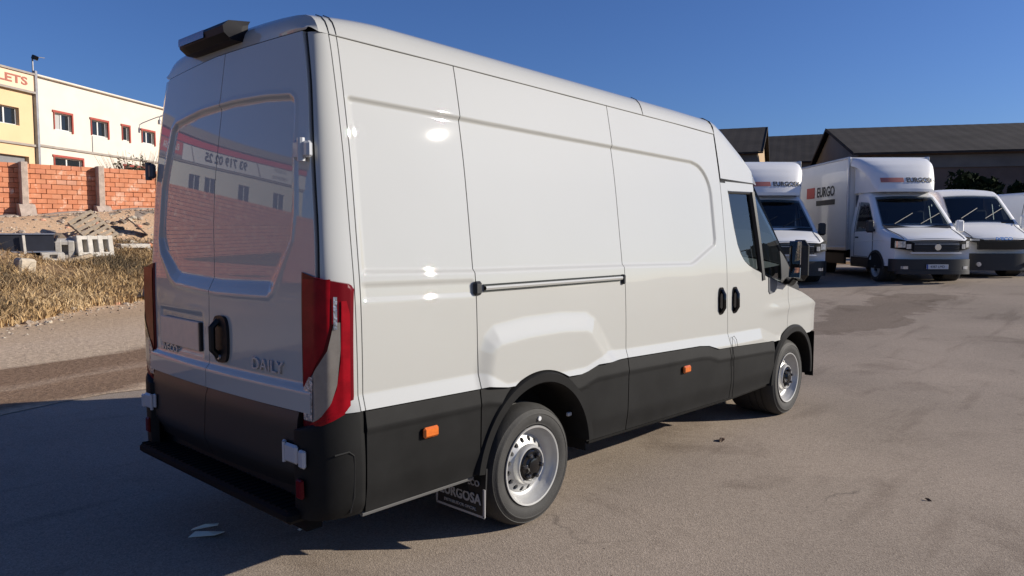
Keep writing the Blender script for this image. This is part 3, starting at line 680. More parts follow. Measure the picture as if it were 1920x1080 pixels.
# ---- rear doors
ysm = lambda z: np.interp(z, [.5, .877, 1.9, 2.53], [.045, .004, -.03, -.10])
ydl = smooth_tab([.5, .87, 1.48, 2.0, 2.3, 2.5, 2.7], [.765, .765, .750, .70, .655, .59, .56], .06, .5, 2.7)
WREC = [(.505, 2.175), (.49, 2.215), (.44, 2.245), (.15, 2.277), (-.2, 2.287), (-.5, 2.278), (-.69, 2.262), (-.725, 2.24), (-.735, 2.2), (-.752, 1.74), (-.735, 1.62), (-.60, 1.385), (-.56, 1.36), (-.1, 1.352), (.39, 1.375), (.46, 1.40), (.62, 1.54), (.645, 1.62), (.61, 1.9)]
def xdoor(y, z):
    s = sdf(WREC, y, z); w = np.interp(z, [1.35, 1.45, 1.6, 2.2], [.095, .075, .028, .026])
    t = np.clip(-s / w, 0, 1)
    d = np.interp(z, [1.35, 1.5, 1.7, 2.2], [.028, .026, .015, .014]) * t * t * (3 - 2 * t)
    d = d - .004 * np.exp(-(np.clip(s, -1, 1) / .012) ** 2)          # slight lip round the pressing
    pl = [(.63, 1.02), (.63, 1.235), (.075, 1.235), (.075, 1.02)]
    d = d + .010 * sstep(.012, -.012, sdf(pl, y, z))
    d = d - .022 * np.clip((.995 - z) / .03, 0, 1)
    return xrear(y, z) - .010 + d
def door(name, lo, hi, nx=90):
    v = np.linspace(0, 1, 190); u = np.linspace(0, 1, nx); V_, U_ = np.meshgrid(v, u, indexing='ij')
    Z = .874 + V_ * (2.527 - .874); Y = lo(Z) + U_ * (hi(Z) - lo(Z)); Z = Z - V_ * .03 * np.clip(Y, 0, 1) / .6
    return B(MB().grid(rimgrid(np.stack([xdoor(Y, Z), Y, Z], -1), (.03, 0, 0))), name, M_white, angle=60)
dr = door('rear_door', lambda z: -yedge(z) + .014, lambda z: ysm(z) - .0028); dl = door('rear_door', lambda z: ysm(z) + .0028, lambda z: ydl(z) - .006)
def lowdoor(lo, hi, z0, z1, m, name, parent=van):
    v = np.linspace(0, 1, 12); u = np.linspace(0, 1, 20); V_, U_ = np.meshgrid(v, u, indexing='ij')
    Z = z0 + V_ * (z1 - z0); Y = lo(Z) + U_ * (hi(Z) - lo(Z)); X = xrear(Y, Z) - .034 + .05 * sstep(.62, .50, Z) + .012 * sstep(.82, .862, Z)
    return B(MB().grid(rimgrid(np.stack([X, Y, Z], -1), (.03, 0, 0))), name, m, parent, angle=60)
lowdoor(lambda z: -.80 + 0 * z, lambda z: ysm(z) - .003, .505, .868, M_black, 'rear_door_cladding'); lowdoor(lambda z: ysm(z) + .003, lambda z: .72 + 0 * z, .505, .868, M_black, 'rear_door_cladding')
# rubber seal lines beside and above the doors
sl = MB()
zz_ = np.linspace(.88, 2.52, 40)
sl.tube([(float(xrear(-float(yedge(z)), z)) + .004, -float(yedge(z)) + .003, z) for z in zz_], .0045, 6); B(sl, 'door_seal', M_dark); sl = MB(); sl.tube([(float(xrear(float(ydl(z)), z)) + .012, float(ydl(z)) + .004, z) for z in zz_], .012, 6)
B(sl, 'door_seal', M_dark)
# left rear corner: pillar from door edge to left side
L_ = []
for z in np.linspace(.874, 2.5, 80):
    y0 = float(ydl(z)) + .010; y1 = float(_yp(z)) + 2 * VO[1] ; x0 = float(xrear(y0, z)) + .004; row = []
    for s in np.linspace(0, 1, 14):
        p0 = np.array([x0, y0]); p1 = np.array([x0 + .012, y1 - .01]); p2 = np.array([.146, y1]); q = (1 - s) ** 2 * p0 + 2 * s * (1 - s) * p1 + s * s * p2; row.append((q[0], q[1], z))
    L_.append(row)
for o in list(van.children):
    if o.name.startswith('rear_corner_pillar') and o.scale[1] < 0: bpy.data.objects.remove(o)
B(MB().grid(L_), 'rear_corner_pillar', M_white, angle=60)
# header above the doors: from the door tops up to the first roof rib
H = []; ring = RP[0]; nr = len(ring)
for k in range(9):
    f = k / 8; row = []
    for i, (rx, ry, rz_) in enumerate(ring):
        s_ = -1 + 2 * i / (nr - 1); ya = (.770 if s_ < 0 else .605) * s_; za = 2.532 - .03 * max(0, ya) / .6; xa = float(xrear(ya, za)) - .006
        g_ = f ** .8; row.append((xa + (rx - xa) * g_ - .020 * math.sin(math.pi * f), ya + (ry - ya) * g_, za + (rz_ - za) * f + .012 * math.sin(math.pi * f)))
    H.append(row)
B(MB().grid(H), 'rear_header', M_white, angle=60)
# brake lamp and camera housing on the header
bl = MB()
prof = [(.06, 2.560), (-.02, 2.563), (-.055, 2.590), (-.060, 2.622), (-.030, 2.650), (.08, 2.664)]
rows = []
for y, k in ((-.262, .25), (-.255, 1), (.16, 1), (.24, .93), (.29, .6), (.305, .25)):
    rows.append([(.06 + (x - .06) * k, y, 2.612 + (z - 2.612) * (.45 + .55 * k)) for x, z in prof])
bl.grid(rows); n = len(prof); bl.add([r for r in rows[0]] + [r for r in rows[-1]], [tuple(range(n)), tuple(range(2 * n - 1, n - 1, -1))])
blo = B(bl, 'brake_lamp_housing', mat('dark_lamp_housing', (.006, .006, .010), rough=.5, spec=.15), angle=30)
B(MB().grid([[(-.0625 + .16 * max(0, z - 2.622), y, z) for y in np.linspace(-.06, .22, 8)] for z in (2.597, 2.622, 2.634)]), 'brake_lamp', mat('plum_lens', (.12, .015, .04), rough=.15, coat=1.0), blo).location = (0, 0, 0)
# hinges
def hinge(y, z, sgn, m, w=.13, h=.11, name='door_hinge'):
    x = float(xrear(y, z)) - .03; b_ = MB()
    b_.box((x - .004, y + sgn * w * .28, z), (.035, w * .5, h), bev=.012); b_.box((x + .0, y - sgn * w * .22, z), (.03, w * .5, h * .82), bev=.01); b_.tube([(x - .012, y, z - h * .58), (x - .012, y, z + h * .58)], .017, 10)
    return B(b_, name, m)
M_hinge = mat('hinge_paint', (.50, .51, .53), rough=.35, coat=.6)
hinge(-.835, 2.005, 1, M_hinge, .115, .085); hinge(.752, 2.00, -1, mat('hinge_shade_tint', (.06, .065, .08), rough=.4), .10, .085)  # left hinge gets a darker copy of the paint, shade put into its colour
def lower_hinge(y, z, sgn):
    x = float(xrear(y, z)) - .052; b_ = MB(); b_.box((x - .004, y, z), (.022, .10, .085), bev=.010); b_.box((x, y + sgn * .078, z - .012), (.022, .045, .08), bev=.008); b_.box((x + .002, y - sgn * .068, z + .008), (.016, .025, .08), bev=.006); b_.tube([(x - .010, y - sgn * .052, z - .045), (x - .010, y - sgn * .052, z + .045)], .009, 8); B(b_, 'door_hinge', M_hinge)
lower_hinge(-.790, .690, -1); lower_hinge(.738, .690, 1)
# number plate, handle, badges
px_ = float(xdoor(np.array([.35]), np.array([1.12]))[0])
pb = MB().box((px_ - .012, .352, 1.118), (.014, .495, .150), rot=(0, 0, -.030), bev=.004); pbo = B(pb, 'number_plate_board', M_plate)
px2 = float(xdoor(np.array([.09]), np.array([1.12]))[0]); B(MB().box((px2 - .012, .088, 1.118), (.02, .016, .15), bev=.003), 'plate_lamp_edge', M_black)
hx = float(xdoor(np.array([-.14]), np.array([1.13]))[0]); hd = MB()
hd.prism([(-.14 + .074 * math.copysign(abs(math.cos(a)) ** .55, math.cos(a)), 1.13 + .116 * math.copysign(abs(math.sin(a)) ** .65, math.sin(a))) for a in np.linspace(0, 2 * math.pi, 30, endpoint=False)], hx - .014, hx + .01, 'x')
hdo = B(hd, 'rear_door_handle', M_handle); B(MB().tube([(hx - .012, -.125, 1.22), (hx - .045, -.125, 1.19), (hx - .045, -.125, 1.08), (hx - .012, -.125, 1.045)], .017, 8), 'handle_grip', M_handle, hdo).location = (0, 0, 0)
B(MB().lathe([(0, -.004), (.013, -.004), (.014, .006)], 12, 'x', (hx - .018, -.135, 1.042)), 'key_lock', M_steel, hdo).location = (0, 0, 0)
def door_text(name, s, size, y, z, m, sx): 
    x = float(xdoor(np.array([y]), np.array([z]))[0]); slope = float(xdoor(np.array([y + .1]), np.array([z]))[0] - xdoor(np.array([y - .1]), np.array([z]))[0]) / .2
    return text(name, s, size, m, van, (x - .006 - VO[0], y - VO[1], z), (rad(90), 0, rad(-90) - math.atan(slope)), .005, sx=sx, bold=.0006)
M_badge = mat('bright_badge_plastic', (.6, .6, .62), rough=.25, metal=.4); door_text('badge', 'IVECO', .055, .49, 1.02, M_badge, 1.35); door_text('badge', 'DAILY', .078, -.555, 1.043, M_badge, 1.2)

# ---- tail lights wrap the rear corners
def lampP(s, z, sgn, off):
    """s: metres along the plan outline from the inner edge; sgn -1 right, +1 left"""
    if sgn < 0: yi, yc = -.825, -.925
    else: yi, yc = .715, .868
    w0 = abs(yc - yi)
    pts = [(float(xrear(yi, z)) - .018, yi), (float(xrear(yc, z)) - .020, yc), (.012, sgn * (.965 if sgn < 0 else .912)), (.07, sgn * (.988 if sgn < 0 else .945)), (.16, sgn * (.996 if sgn < 0 else .950))]
    pts = np.array(pts); seg = np.hypot(*np.diff(pts, axis=0).T); cum = np.concatenate([[0], np.cumsum(seg)])
    x = np.interp(s, cum, pts[:, 0]); y = np.interp(s, cum, pts[:, 1]); e = .012
    x2 = np.interp(s + e, cum, pts[:, 0]); y2 = np.interp(s + e, cum, pts[:, 1]); x1 = np.interp(max(0, s - e), cum, pts[:, 0]); y1 = np.interp(max(0, s - e), cum, pts[:, 1])
    t = np.array([x2 - x1, y2 - y1]); t /= np.hypot(*t); nrm = np.array([t[1], -t[0]]) if sgn < 0 else np.array([-t[1], t[0]])
    if nrm[0] > 0 and sgn: nrm = nrm if abs(nrm[1]) > abs(nrm[0]) and nrm[1] * sgn > 0 else -nrm
    return (x + nrm[0] * off, y + nrm[1] * off, z), cum[-1]
def lamp_patch(name, sl, sr, z0, z1, m, sgn, off, parent, ns=16, nz=30, rim=None):
    rows = []
    for z in np.linspace(z0, z1, nz):
        a, b_ = float(sl(z)), float(sr(z)); rows.append([lampP(a + (b_ - a) * t, z, sgn, off)[0] for t in np.linspace(0, 1, ns)])
    P_ = np.array(rows)
    if rim: P_ = rimgrid(P_, (rim, -sgn * rim * .6, 0))
    return B(MB().grid(P_), name, m, parent, angle=50)
for sgn in (-1, 1):
    SW = .265 if sgn < 0 else .27
    up = lambda z: SW
    # outline: top slopes down towards the side, bottom slopes up towards the side
    rows = []
    for t in np.linspace(0, 1, 34):
        row = []
        for u in np.linspace(0, 1, 22):
            zt = 1.482 - .055 * u - (.02 * max(0, (u - .9) / .1) ** 2); zb = .795 + .088 * u
            row.append(lampP(u * SW, zb + (zt - zb) * t, sgn, 0.0)[0])
        rows.append(row)
    tl = B(MB().grid(rimgrid(rows, (.05, -sgn * .04, 0))), 'tail_light', M_redd, angle=60)
    i = lambda o: setattr(o, 'location', (0, 0, 0))
    i(lamp_patch('red_lens', lambda z: .012 + 0 * z, lambda z: np.interp(z, [.98, 1.05, 1.15, 1.25, 1.45], [.02, .075, .135, .16, .165]), .985, 1.455, M_red, sgn, .004, tl))
    i(lamp_patch('red_lens', lambda z: np.interp(z, [.80, .83, .9, .98, 1.1, 1.3], [.02, .06, .145, .185, .205, .21]), lambda z: np.interp(z, [.80, .83, .86, .89, 1.3, 1.36], [.04, .13, .20, .248, .252, .235]), .81, 1.36, M_red, sgn, .004, tl))
    i(lamp_patch('clear_lens', lambda z: np.interp(z, [.835, .98, 1.0, 1.05, 1.15, 1.27], [.015, .015, .035, .085, .15, .178]), lambda z: np.interp(z, [.835, .86, .92, 1.0, 1.15, 1.27], [.07, .115, .16, .188, .205, .205]), .84, 1.27, M_clear, sgn, .006, tl))
    i(lamp_patch('crystal_reflector', lambda z: np.interp(z, [.84, .98, 1.05], [.016, .016, .07]), lambda z: np.interp(z, [.84, 1.04], [.075, .085]), .845, 1.035, M_cryst, sgn, .009, tl, 8, 14))
    i(lamp_patch('crystal_reflector', lambda z: .176 + 0 * z, lambda z: .192 + 0 * z, 1.24, 1.38, M_cryst, sgn, .009, tl, 5, 20))
# ---- rear bumper: corners, step
def bumper_corner(sgn):
    rows = []
    for z in np.linspace(.405, .872, 22):
        row = []
        yi = .80 if sgn < 0 else .722; yo = .995 if sgn < 0 else .955
        for s in np.linspace(0, 1, 22):
            t_ = .800 + 0 * s
            x0 = float(xrear(yi, z)) - .050 + .01 * max(0, (z - .84) / .03); bul = .012 * math.sin(math.pi * min(1, (z - .40) / .47)) - .03 * max(0, (.47 - z) / .07) ** 2
            p0 = np.array([x0, yi]); p1 = np.array([x0 + .002, yo + bul]); p2 = np.array([.163, yo + bul + .006]); q = (1 - s) ** 2 * p0 + 2 * s * (1 - s) * p1 + s * s * p2
            zz2 = z if z < .79 else z - max(0, 1 - s / .75) * (z - .79) * .92
            row.append((q[0], sgn * q[1], zz2))
        rows.append(row)
    return B(MB().grid(rimgrid(rows, (.03, -sgn * .03, 0))), 'bumper_corner', M_clad, angle=50)
bc = bumper_corner(-1); bumper_corner(1)
pc = MB().tube([(.02, -.992, .70), (.085, -1.004, .705), (.108, -1.006, .685), (.112, -1.006, .64), (.108, -1.003, .50), (.095, -.99, .43)], .0045, 5); B(pc, 'corner_seam', M_dark, bc).location = (0, 0, 0)
st = MB(); st.box((-.015, VO[1], .415), (.20, 1.63, .060), bev=.018); st.box((.04, VO[1], .37), (.08, 1.55, .10))
M_step = mat('matt_black_step', (.005, .005, .006), rough=.8, spec=.15); sto = B(st, 'rear_step', M_step)
rb = MB()
for k in range(34): rb.box((-.035, -.80 + k * .0473, .446), (.14, .016, .006))
B(rb, 'step_tread', M_step, sto).location = (0, 0, 0)
bb = MB().grid([[(.03 - .01 * (y / .8) ** 2 * 0, y, z) for y in np.linspace(-.8, .75, 10)] for z in (.40, .51)]); B(bb, 'bumper_centre', M_black)
for y in (-.855, .765): B(MB().box((-.066, y, .545), (.02, .045, .085), bev=.006), 'rear_reflector', M_redd)
#MORE
# ------------------------------------------------------------------ left side: brick wall on the bank
def brickmat(c):
    m = mat('orange_brick', c, rough=.9, spec=.2, bump=.2, bscale=40); c = tuple(k * AK for k in c); nt = m.node_tree; N = nt.nodes; L = nt.links
    ge = N.new('ShaderNodeNewGeometry'); n = N.new('ShaderNodeTexNoise'); n.inputs['Scale'].default_value = 2.6; n.inputs['Detail'].default_value = 7; n.inputs['Roughness'].default_value = .7; L.new(ge.outputs['Position'], n.inputs['Vector'])
    r = N.new('ShaderNodeValToRGB'); r.color_ramp.elements[0].position = .56; r.color_ramp.elements[1].position = .70; r.color_ramp.elements[0].color = (*c, 1); r.color_ramp.elements[1].color = (.70, .52, .40, 1)
    e = r.color_ramp.elements.new(.35); e.color = tuple(k * .84 for k in c) + (1,)
    L.new(n.outputs['Fac'], r.inputs['Fac']); L.new(r.outputs['Color'], N['Principled BSDF'].inputs['Base Color']); return m
M_bricks = [brickmat(c) for c in ((.72, .29, .155), (.69, .265, .14), (.74, .32, .18), (.70, .28, .16), (.74, .38, .25))]
M_mortar = mat('pale_mortar', (.62, .33, .22), rough=.95, var=.15, vscale=5, bump=.4, bscale=30)
M_conc = mat('rough_concrete', (.42, .35, .29), rough=.95, var=.25, vscale=4, bump=.5, bscale=25)
M_pier = mat('weathered_pier', (.50, .40, .33), rough=.95, var=.25, vscale=5, bump=.5, bscale=25)
bw = thing('brick_wall', 'long orange brick boundary wall with concrete piers on top of the bank', 'wall', (7.5, 25, 2.1))
def BW(mb, name, m, **k): return mb.build(name, m, bw, off=(7.5, 25, 2.1), **k)
BW(MB().box((-4, 25.10, 3.03), (56, .12, 1.82)).box((-13.4, 25.10, 1.25), (33, .118, 1.8)).box((-16.5, 25.1, 4.18), (27, .118, .5)), 'mortar_core', M_mortar, smooth=False)
br_me = []
for k in range(5):
    for j in range(2):
        m_ = MB(); h_ = .0755; l_ = .1505 - .002 * j
        m_.box((0, 0, 0), (2 * l_, .13, 2 * h_), bev=.007); br_me.append(mesh_data('brick', m_.V, m_.F, M_bricks[k], smooth=False))
CH, BLN = .1636, .309
nb = 0; others = [MB() for _ in M_bricks]
for c_ in range(-11, 14):
    z = 2.16 + CH * (c_ + .5); x = -30 + (BLN / 2 if c_ % 2 else 0)
    while x < (24 if 0 <= c_ < 11 else (3.2 if c_ < 0 else -3)):
        k = int(rng.choice([0, 0, 0, 1, 1, 2, 2, 3] if rng.random() > .07 else [4, 2])); jit = rng.normal(0, .004, 3)
        if 4.35 < x < 11.2 and not (z < 2.15 + .08 * (x - 5) - .12):
            o = link('brick', br_me[k * 2 + int(rng.integers(2))], bw, (x - 7.5 + jit[0], .0 + jit[1] * 1.3, z - 2.1 + jit[2] * .7), (jit[0], 0, jit[1] * 1.5)); nb += 1
        else: others[k].box((x, 25 + jit[1], z), (.292, .13, .144))
        x += BLN
for k, ob in enumerate(others): tag(BW(ob, 'brick_courses', M_bricks[k], smooth=False), kind='stuff')
for k in range(-2, 7):
    x = 5.46 + 2.32 * k; b_ = 2.12 + .08 * max(-1, min(8, x - 5))
    p_ = MB().box((x, 24.82, 3.06), (.20, .36, 1.86), bev=.015)
    p_.prism([(24.99, 2.65), (24.62, 2.60), (24.30, b_ - .1), (23.85, b_ - .65), (23.85, b_ - 1.0), (24.99, b_ - 1.0)], x - .20, x + .26, 'x')
    BW(p_, 'pier', M_pier, smooth=False)
ft = MB().grid([[(x, y, 2.24 + .08 * max(-1, min(8, x - 5)) + dz + .03 * math.sin(x * 3)) for y, dz in ((24.3, -.45), (24.45, -.04), (24.6, 0), (25.0, .01))] for x in np.arange(2.5, 24, .5)]); BW(ft, 'footing', M_conc, smooth=False)

# ------------------------------------------------------------------ buildings behind the wall
def facade(mb, u0, u1, z0, z1, holes, depth=.18, y=0.0):
    us_ = sorted(set([u0, u1] + [h for a in holes for h in (a[0], a[1])])); zs_ = sorted(set([z0, z1] + [h for a in holes for h in (a[2], a[3])]))
    for i in range(len(us_) - 1):
        for j in range(len(zs_) - 1):
            cu, cz = (us_[i] + us_[i + 1]) / 2, (zs_[j] + zs_[j + 1]) / 2
            if any(a[0] < cu < a[1] and a[2] < cz < a[3] for a in holes): continue
            mb.add([(us_[i], y, zs_[j]), (us_[i + 1], y, zs_[j]), (us_[i + 1], y, zs_[j + 1]), (us_[i], y, zs_[j + 1])], [(0, 1, 2, 3)])
    for a in holes:
        c = [(a[0], a[2]), (a[1], a[2]), (a[1], a[3]), (a[0], a[3])]
        for i in range(4):
            p, q = c[i], c[(i + 1) % 4]; mb.add([(p[0], y, p[1]), (q[0], y, q[1]), (q[0], y + depth, q[1]), (p[0], y + depth, p[1])], [(0, 1, 2, 3)])
M_cream = mat('cream_render', (.74, .68, .59), rough=.9, var=.06, vscale=.8, bump=.1, bscale=30)
M_yel = mat('yellow_render', (.76, .55, .32), rough=.9, var=.06, vscale=.7, bump=.1, bscale=30)
M_sband = mat('peach_sign_band', (.86, .64, .46), rough=.85, var=.04, vscale=1)
M_trimg = mat('grey_stone_trim', (.36, .32, .28), rough=.9, var=.15, vscale=3)
M_redtrim = mat('red_window_surround', (.38, .07, .05), rough=.8, var=.1, vscale=6)
M_pvc = mat('white_window_frame', (.72, .72, .70), rough=.5)
M_pane = mat('dark_pane', (.02, .025, .03), rough=.08)
M_blind = mat('half_open_blind', (.45, .45, .44), rough=.7)
M_shut = mat('grey_roller_shutter', (.20, .20, .21), rough=.6, var=.1, vscale=4)
M_pipe = mat('zinc_pipe', (.33, .33, .35), rough=.5, metal=.4, var=.15, vscale=5)
FR = rad(33)
def window(parent, u0, u1, z0, z1, surround=None, n=2, depth=.14, blind=False):
    w = MB(); t = .055
    w.box(((u0 + u1) / 2, depth, z1 - t / 2), (u1 - u0, .06, t)); w.box(((u0 + u1) / 2, depth, z0 + t / 2), (u1 - u0, .06, t))
    for k in range(n + 1):
        x = u0 + t / 2 + (u1 - u0 - t) * k / n; w.box((x, depth, (z0 + z1) / 2), (t if k in (0, n) else t * 1.5, .058, z1 - z0 - 2 * t))
    wo = w.build('window', M_pvc, parent, smooth=False)
    for k in range(n):
        a = u0 + t + (u1 - u0 - t) * k / n; b = u0 + (u1 - u0 - t) * (k + 1) / n
        MB().box(((a + b) / 2, depth + .012, (z0 + z1) / 2), (b - a - .01, .012, z1 - z0 - 2 * t)).build('pane', M_blind if (blind and k == 0) else M_pane, wo, smooth=False)
    if surround:
        s_ = MB(); q = .10
        s_.box(((u0 + u1) / 2, -.02, z1 + q / 2), (u1 - u0 + 2 * q, .07, q)); s_.box((u1 + q / 2, -.02, (z0 + z1) / 2 - .04), (q, .07, z1 - z0 + .08)); s_.box((u0 - q / 2 + .04, -.02, (z0 + z1) / 2), (.05, .06, z1 - z0))
        s_.build('window_surround', surround, wo, smooth=False)
cb = thing('cream_building', 'cream two storey building with small red edged windows behind the brick wall', 'building', (8.7, 36.5, 0), FR)
wins = [(1.60, 2.72, 6.68, 7.50), (4.08, 5.28, 6.72, 7.52), (6.42, 6.98, 6.74, 7.52), (8.06, 9.14, 6.80, 7.50), (12.2, 13.4, 6.75, 7.52), (1.5, 3.35, 4.2, 5.36), (6.5, 8.3, 4.2, 5.36)]
f_ = MB(); facade(f_, .52, 24, 0, 9.0, wins, .2); f_.box((12.26, 6.05, 4.5), (23.4, 11.6, 8.9)); f_.build('wall', M_cream, cb, smooth=False, fix=False)
for i, w_ in enumerate(wins): window(cb, *w_, surround=M_redtrim, n=1 if i == 2 else 2, blind=(i == 0))
MB().box((12.26, -.03, 9.03), (23.5, .30, .09), bev=.02).build('parapet_cap', M_cream, cb)
MB().box((12.26, -.03, 5.80), (23.4, .10, .10)).build('ledge', M_trimg, cb, smooth=False)
MB().tube([(4.12, -.03, 6.68), (4.12, -.03, 5.86)], .018, 6).build('drip_pipe', M_pipe, cb)
wlamp = thing('wall_lamp', 'thin curved wall lamp arm on the cream facade near the van roof', 'wall lamp', tuple(np.array([8.7, 36.5, 0]) + np.array([9.9 * math.cos(FR), 9.9 * math.sin(FR), 8.35])), FR)
MB().tube([(0, 0, .2), (-.3, -.4, .26), (-.9, -.75, .14), (-1.5, -1.0, -.02), (-1.75, -1.1, -.12), (-1.8, -1.12, -.30)], .028, 6).build('arm', M_pipe, wlamp); MB().lathe([(.05, 0), (.09, -.06), (.10, -.26), (.0, -.27)], 12, 'z', (-1.8, -1.12, -.28)).build('lantern', M_pipe, wlamp)
yb_ = thing('yellow_building', 'yellow building with painted sign letters at the left edge of the view', 'building', (8.7, 36.5, 0), FR)
f_ = MB(); hol = [(-2.5, -.45, 6.56, 7.36), (-6.5, -4.5, 6.56, 7.36), (-3.2, .0, 2.6, 5.2)]
facade(f_, -9.5, .36, 0, 8.22, hol, .25); f_.box((-4.57, 4.3, 4.1), (9.8, 8.0, 8.15)); f_.build('wall', M_yel, yb_, smooth=False, fix=False)
MB().box((-4.57, -.02, 8.60), (9.86, .16, .78)).build('sign_band', M_sband, yb_, smooth=False)
MB().box((-4.57, -.03, 9.02), (9.95, .3, .09)).build('parapet_cap', M_trimg, yb_, smooth=False); MB().box((-4.57, -.08, 8.17), (9.88, .22, .10)).build('ledge', M_trimg, yb_, smooth=False); MB().box((-4.57, -.03, 5.74), (9.88, .12, .10)).build('ledge', M_trimg, yb_, smooth=False)
window(yb_, -2.5, -.45, 6.56, 7.36, None, 3, .2); window(yb_, -6.5, -4.5, 6.56, 7.36, None, 3, .2)
MB().box((-1.6, .22, 3.9), (3.2, .04, 2.6)).build('roller_shutter', M_shut, yb_, smooth=False)
text('sign_letters', 'PALETS', .50, mat('faded_red_letters', (.42, .14, .10), rough=.8), yb_, (.0, -.105, 8.60), (rad(90), 0, 0), .012, 'RIGHT', 1.65, .012)
dp = thing('drain_pipe', 'grey corner drain pipe between the yellow and the cream building', 'pipe', tuple(np.array([8.7, 36.5, 0]) + np.array([.44 * math.cos(FR) + .1 * math.sin(FR), .44 * math.sin(FR) - .1 * math.cos(FR), 0])), FR)
MB().box((0, 0, 4.6), (.13, .16, 9.2)).build('pipe', M_pipe, dp, smooth=False)
fl = thing('floodlight', 'small floodlight on a short mast above the building corner', 'floodlight', tuple(np.array([8.7, 36.5, 0]) + np.array([.46 * math.cos(FR), .46 * math.sin(FR), 9.15])), FR)
MB().tube([(0, 0, -.1), (0, 0, .62)], .035, 8).build('mast', M_pipe, fl); MB().box((.02, -.12, .66), (.30, .2, .2), rot=(.35, 0, .3), bev=.03).build('lamp_head', M_gloss, fl); MB().tube([(0, -.1, .70), (.55, -.16, .76)], .02, 6).build('bracket', M_pipe, fl)

# ------------------------------------------------------------------ dealer's hall beyond the left edge (it shows mirrored in the rear doors)
hall = thing('dealer_hall', 'white dealer hall with red roof stripe and phone number sign mirrored in the rear doors', 'building', (-14, 31.5, 0), rad(3))
M_hall = mat('white_hall_render', (.68, .66, .58), rough=.85, var=.05, vscale=.6); M_hsign = mat('white_sign_sheet', (.74, .74, .74), rough=.5); M_stripe = mat('red_stripe', (.60, .04, .05), rough=.5); M_fas = mat('grey_eave_sheet', (.28, .25, .25), rough=.6)
f_ = MB(); hw_ = [(x, x + 1.5, 4.9, 6.0) for x in (-10.2, -5.6, -1.2, .9, 4.9)]; facade(f_, -13, 7.0, 0, 6.75, hw_, .2); f_.box((-3, 5.1, 3.35), (19.9, 9.7, 6.7)); f_.build('wall', M_hall, hall, smooth=False, fix=False)
for w_ in hw_: window(hall, *w_, None, 2)
MB().box((-3, -.10, 7.25), (20.2, .2, 1.0)).build('sign_panel', M_hsign, hall, smooth=False)
MB().box((-3, -.14, 7.98), (20.3, .3, .46)).build('red_stripe', M_stripe, hall, smooth=False); MB().box((-3, -.2, 8.48), (20.5, .5, .54)).build('eave', M_fas, hall, smooth=False)
MB().box((5.2, -.22, 7.33), (3.0, .06, .72)).build('logo_panel', mat('logo_red', (.55, .10, .08), rough=.5), hall, smooth=False); MB().box((5.2, -.24, 6.88), (3.0, .05, .16)).build('logo_bar', M_fas, hall, smooth=False)
text('sign_letters', 'EURGOSA', .5, M_hsign, hall, (5.2, -.265, 7.35), (rad(90), 0, 0), .01, 'CENTER', .9, .01)
text('sign_letters', '93 719 02 25', .80, M_ink, hall, (-2.1, -.22, 7.25), (rad(90), 0, 0), .01, 'CENTER', 1.3, .03)
for x in (2.3, -6.4): MB().box((x, -.22, 7.25), (.12, .04, 1.1), rot=(0, .55, 0)).build('slash', M_fas, hall, smooth=False)
text('sign_letters', 'OCASION', .36, M_fas, hall, (-9.3, -.22, 7.5), (rad(90), 0, 0), .01); text('sign_letters', 'FURGONETAS', .32, M_fas, hall, (-9.3, -.22, 7.0), (rad(90), 0, 0), .01)
MB().box((-3, -.05, 6.70), (20.1, .14, .12)).build('ledge', M_trimg, hall, smooth=False)

# ------------------------------------------------------------------ bank: dry grass, shrubs, rubble
def blades(name, n, place, hmin, hmax, mats, wid=.012, lean=.5):
    Vs = []; Fs = []; MI = []
    for i in range(n):
        q = place()
        if q is None: continue
        x, y, hs = q; z = float(hgt(x, y)) + .02; h_ = rng.uniform(hmin, hmax) * hs; a = rng.uniform(0, 6.28); ln = rng.uniform(.1, lean) * h_; w_ = wid * rng.uniform(.6, 1.5); t = rng.uniform(0, 6.28)
        dx_, dy_ = math.cos(t) * w_, math.sin(t) * w_; lx, ly = math.cos(a) * ln, math.sin(a) * ln; b = len(Vs)
        Vs += [(x - dx_, y - dy_, z), (x + dx_, y + dy_, z), (x + lx * .35 - dx_ * .8, y + ly * .35 - dy_ * .8, z + h_ * .6), (x + lx * .35 + dx_ * .8, y + ly * .35 + dy_ * .8, z + h_ * .6), (x + lx, y + ly, z + h_ * rng.uniform(.8, 1))]
        Fs += [(b, b + 1, b + 3, b + 2), (b + 2, b + 3, b + 4)]; q_ = .5 + .5 * math.sin(1.15 * x + .7 * y) * math.cos(.95 * y - .5 * x + 1) + rng.normal(0, .22) - .12 * max(0, (x - 4) / 4); k = int(np.clip((1 - q_) * len(mats), 0, len(mats) - 1)); MI += [k, k]
    me = bpy.data.meshes.new(name); me.from_pydata(Vs, [], Fs); me.update()
    for m in mats: me.materials.append(m)
    me.polygons.foreach_set('material_index', MI); return link(name, me)
M_gr = [mat('dry_grass_straw', c, rough=.9) for c in ((.62, .45, .25), (.54, .36, .17), (.44, .29, .14), (.28, .19, .10), (.17, .125, .07))]
clump = np.array([(x, (lambda y0: y0 + rng.uniform(0, .62) * (24 - y0))(float(np.clip(10 + x, 8.5, 17.5)))) for x in rng.uniform(-4, 12, 260)])
def gplace():
    c = clump[int(rng.integers(len(clump)))]; x, y = c + rng.normal(0, .34, 2); y0 = float(np.clip(10 + x, 8.5, 17.5)); f = (y - y0) / (24 - y0)
    if f < .0 or f > .66 or (f > .50 and x < 7 and rng.random() < .8): return None
    return x, y, (1.0 if f > .08 else .55) * (.4 + .95 * abs(math.sin(c[0] * 5 + c[1] * 3)))
tag(blades('dry_grass', 50000, gplace, .05, .27, M_gr, .009, 2.6), kind='stuff', label='tangle of dry straw coloured grass on the bank', cat='grass')
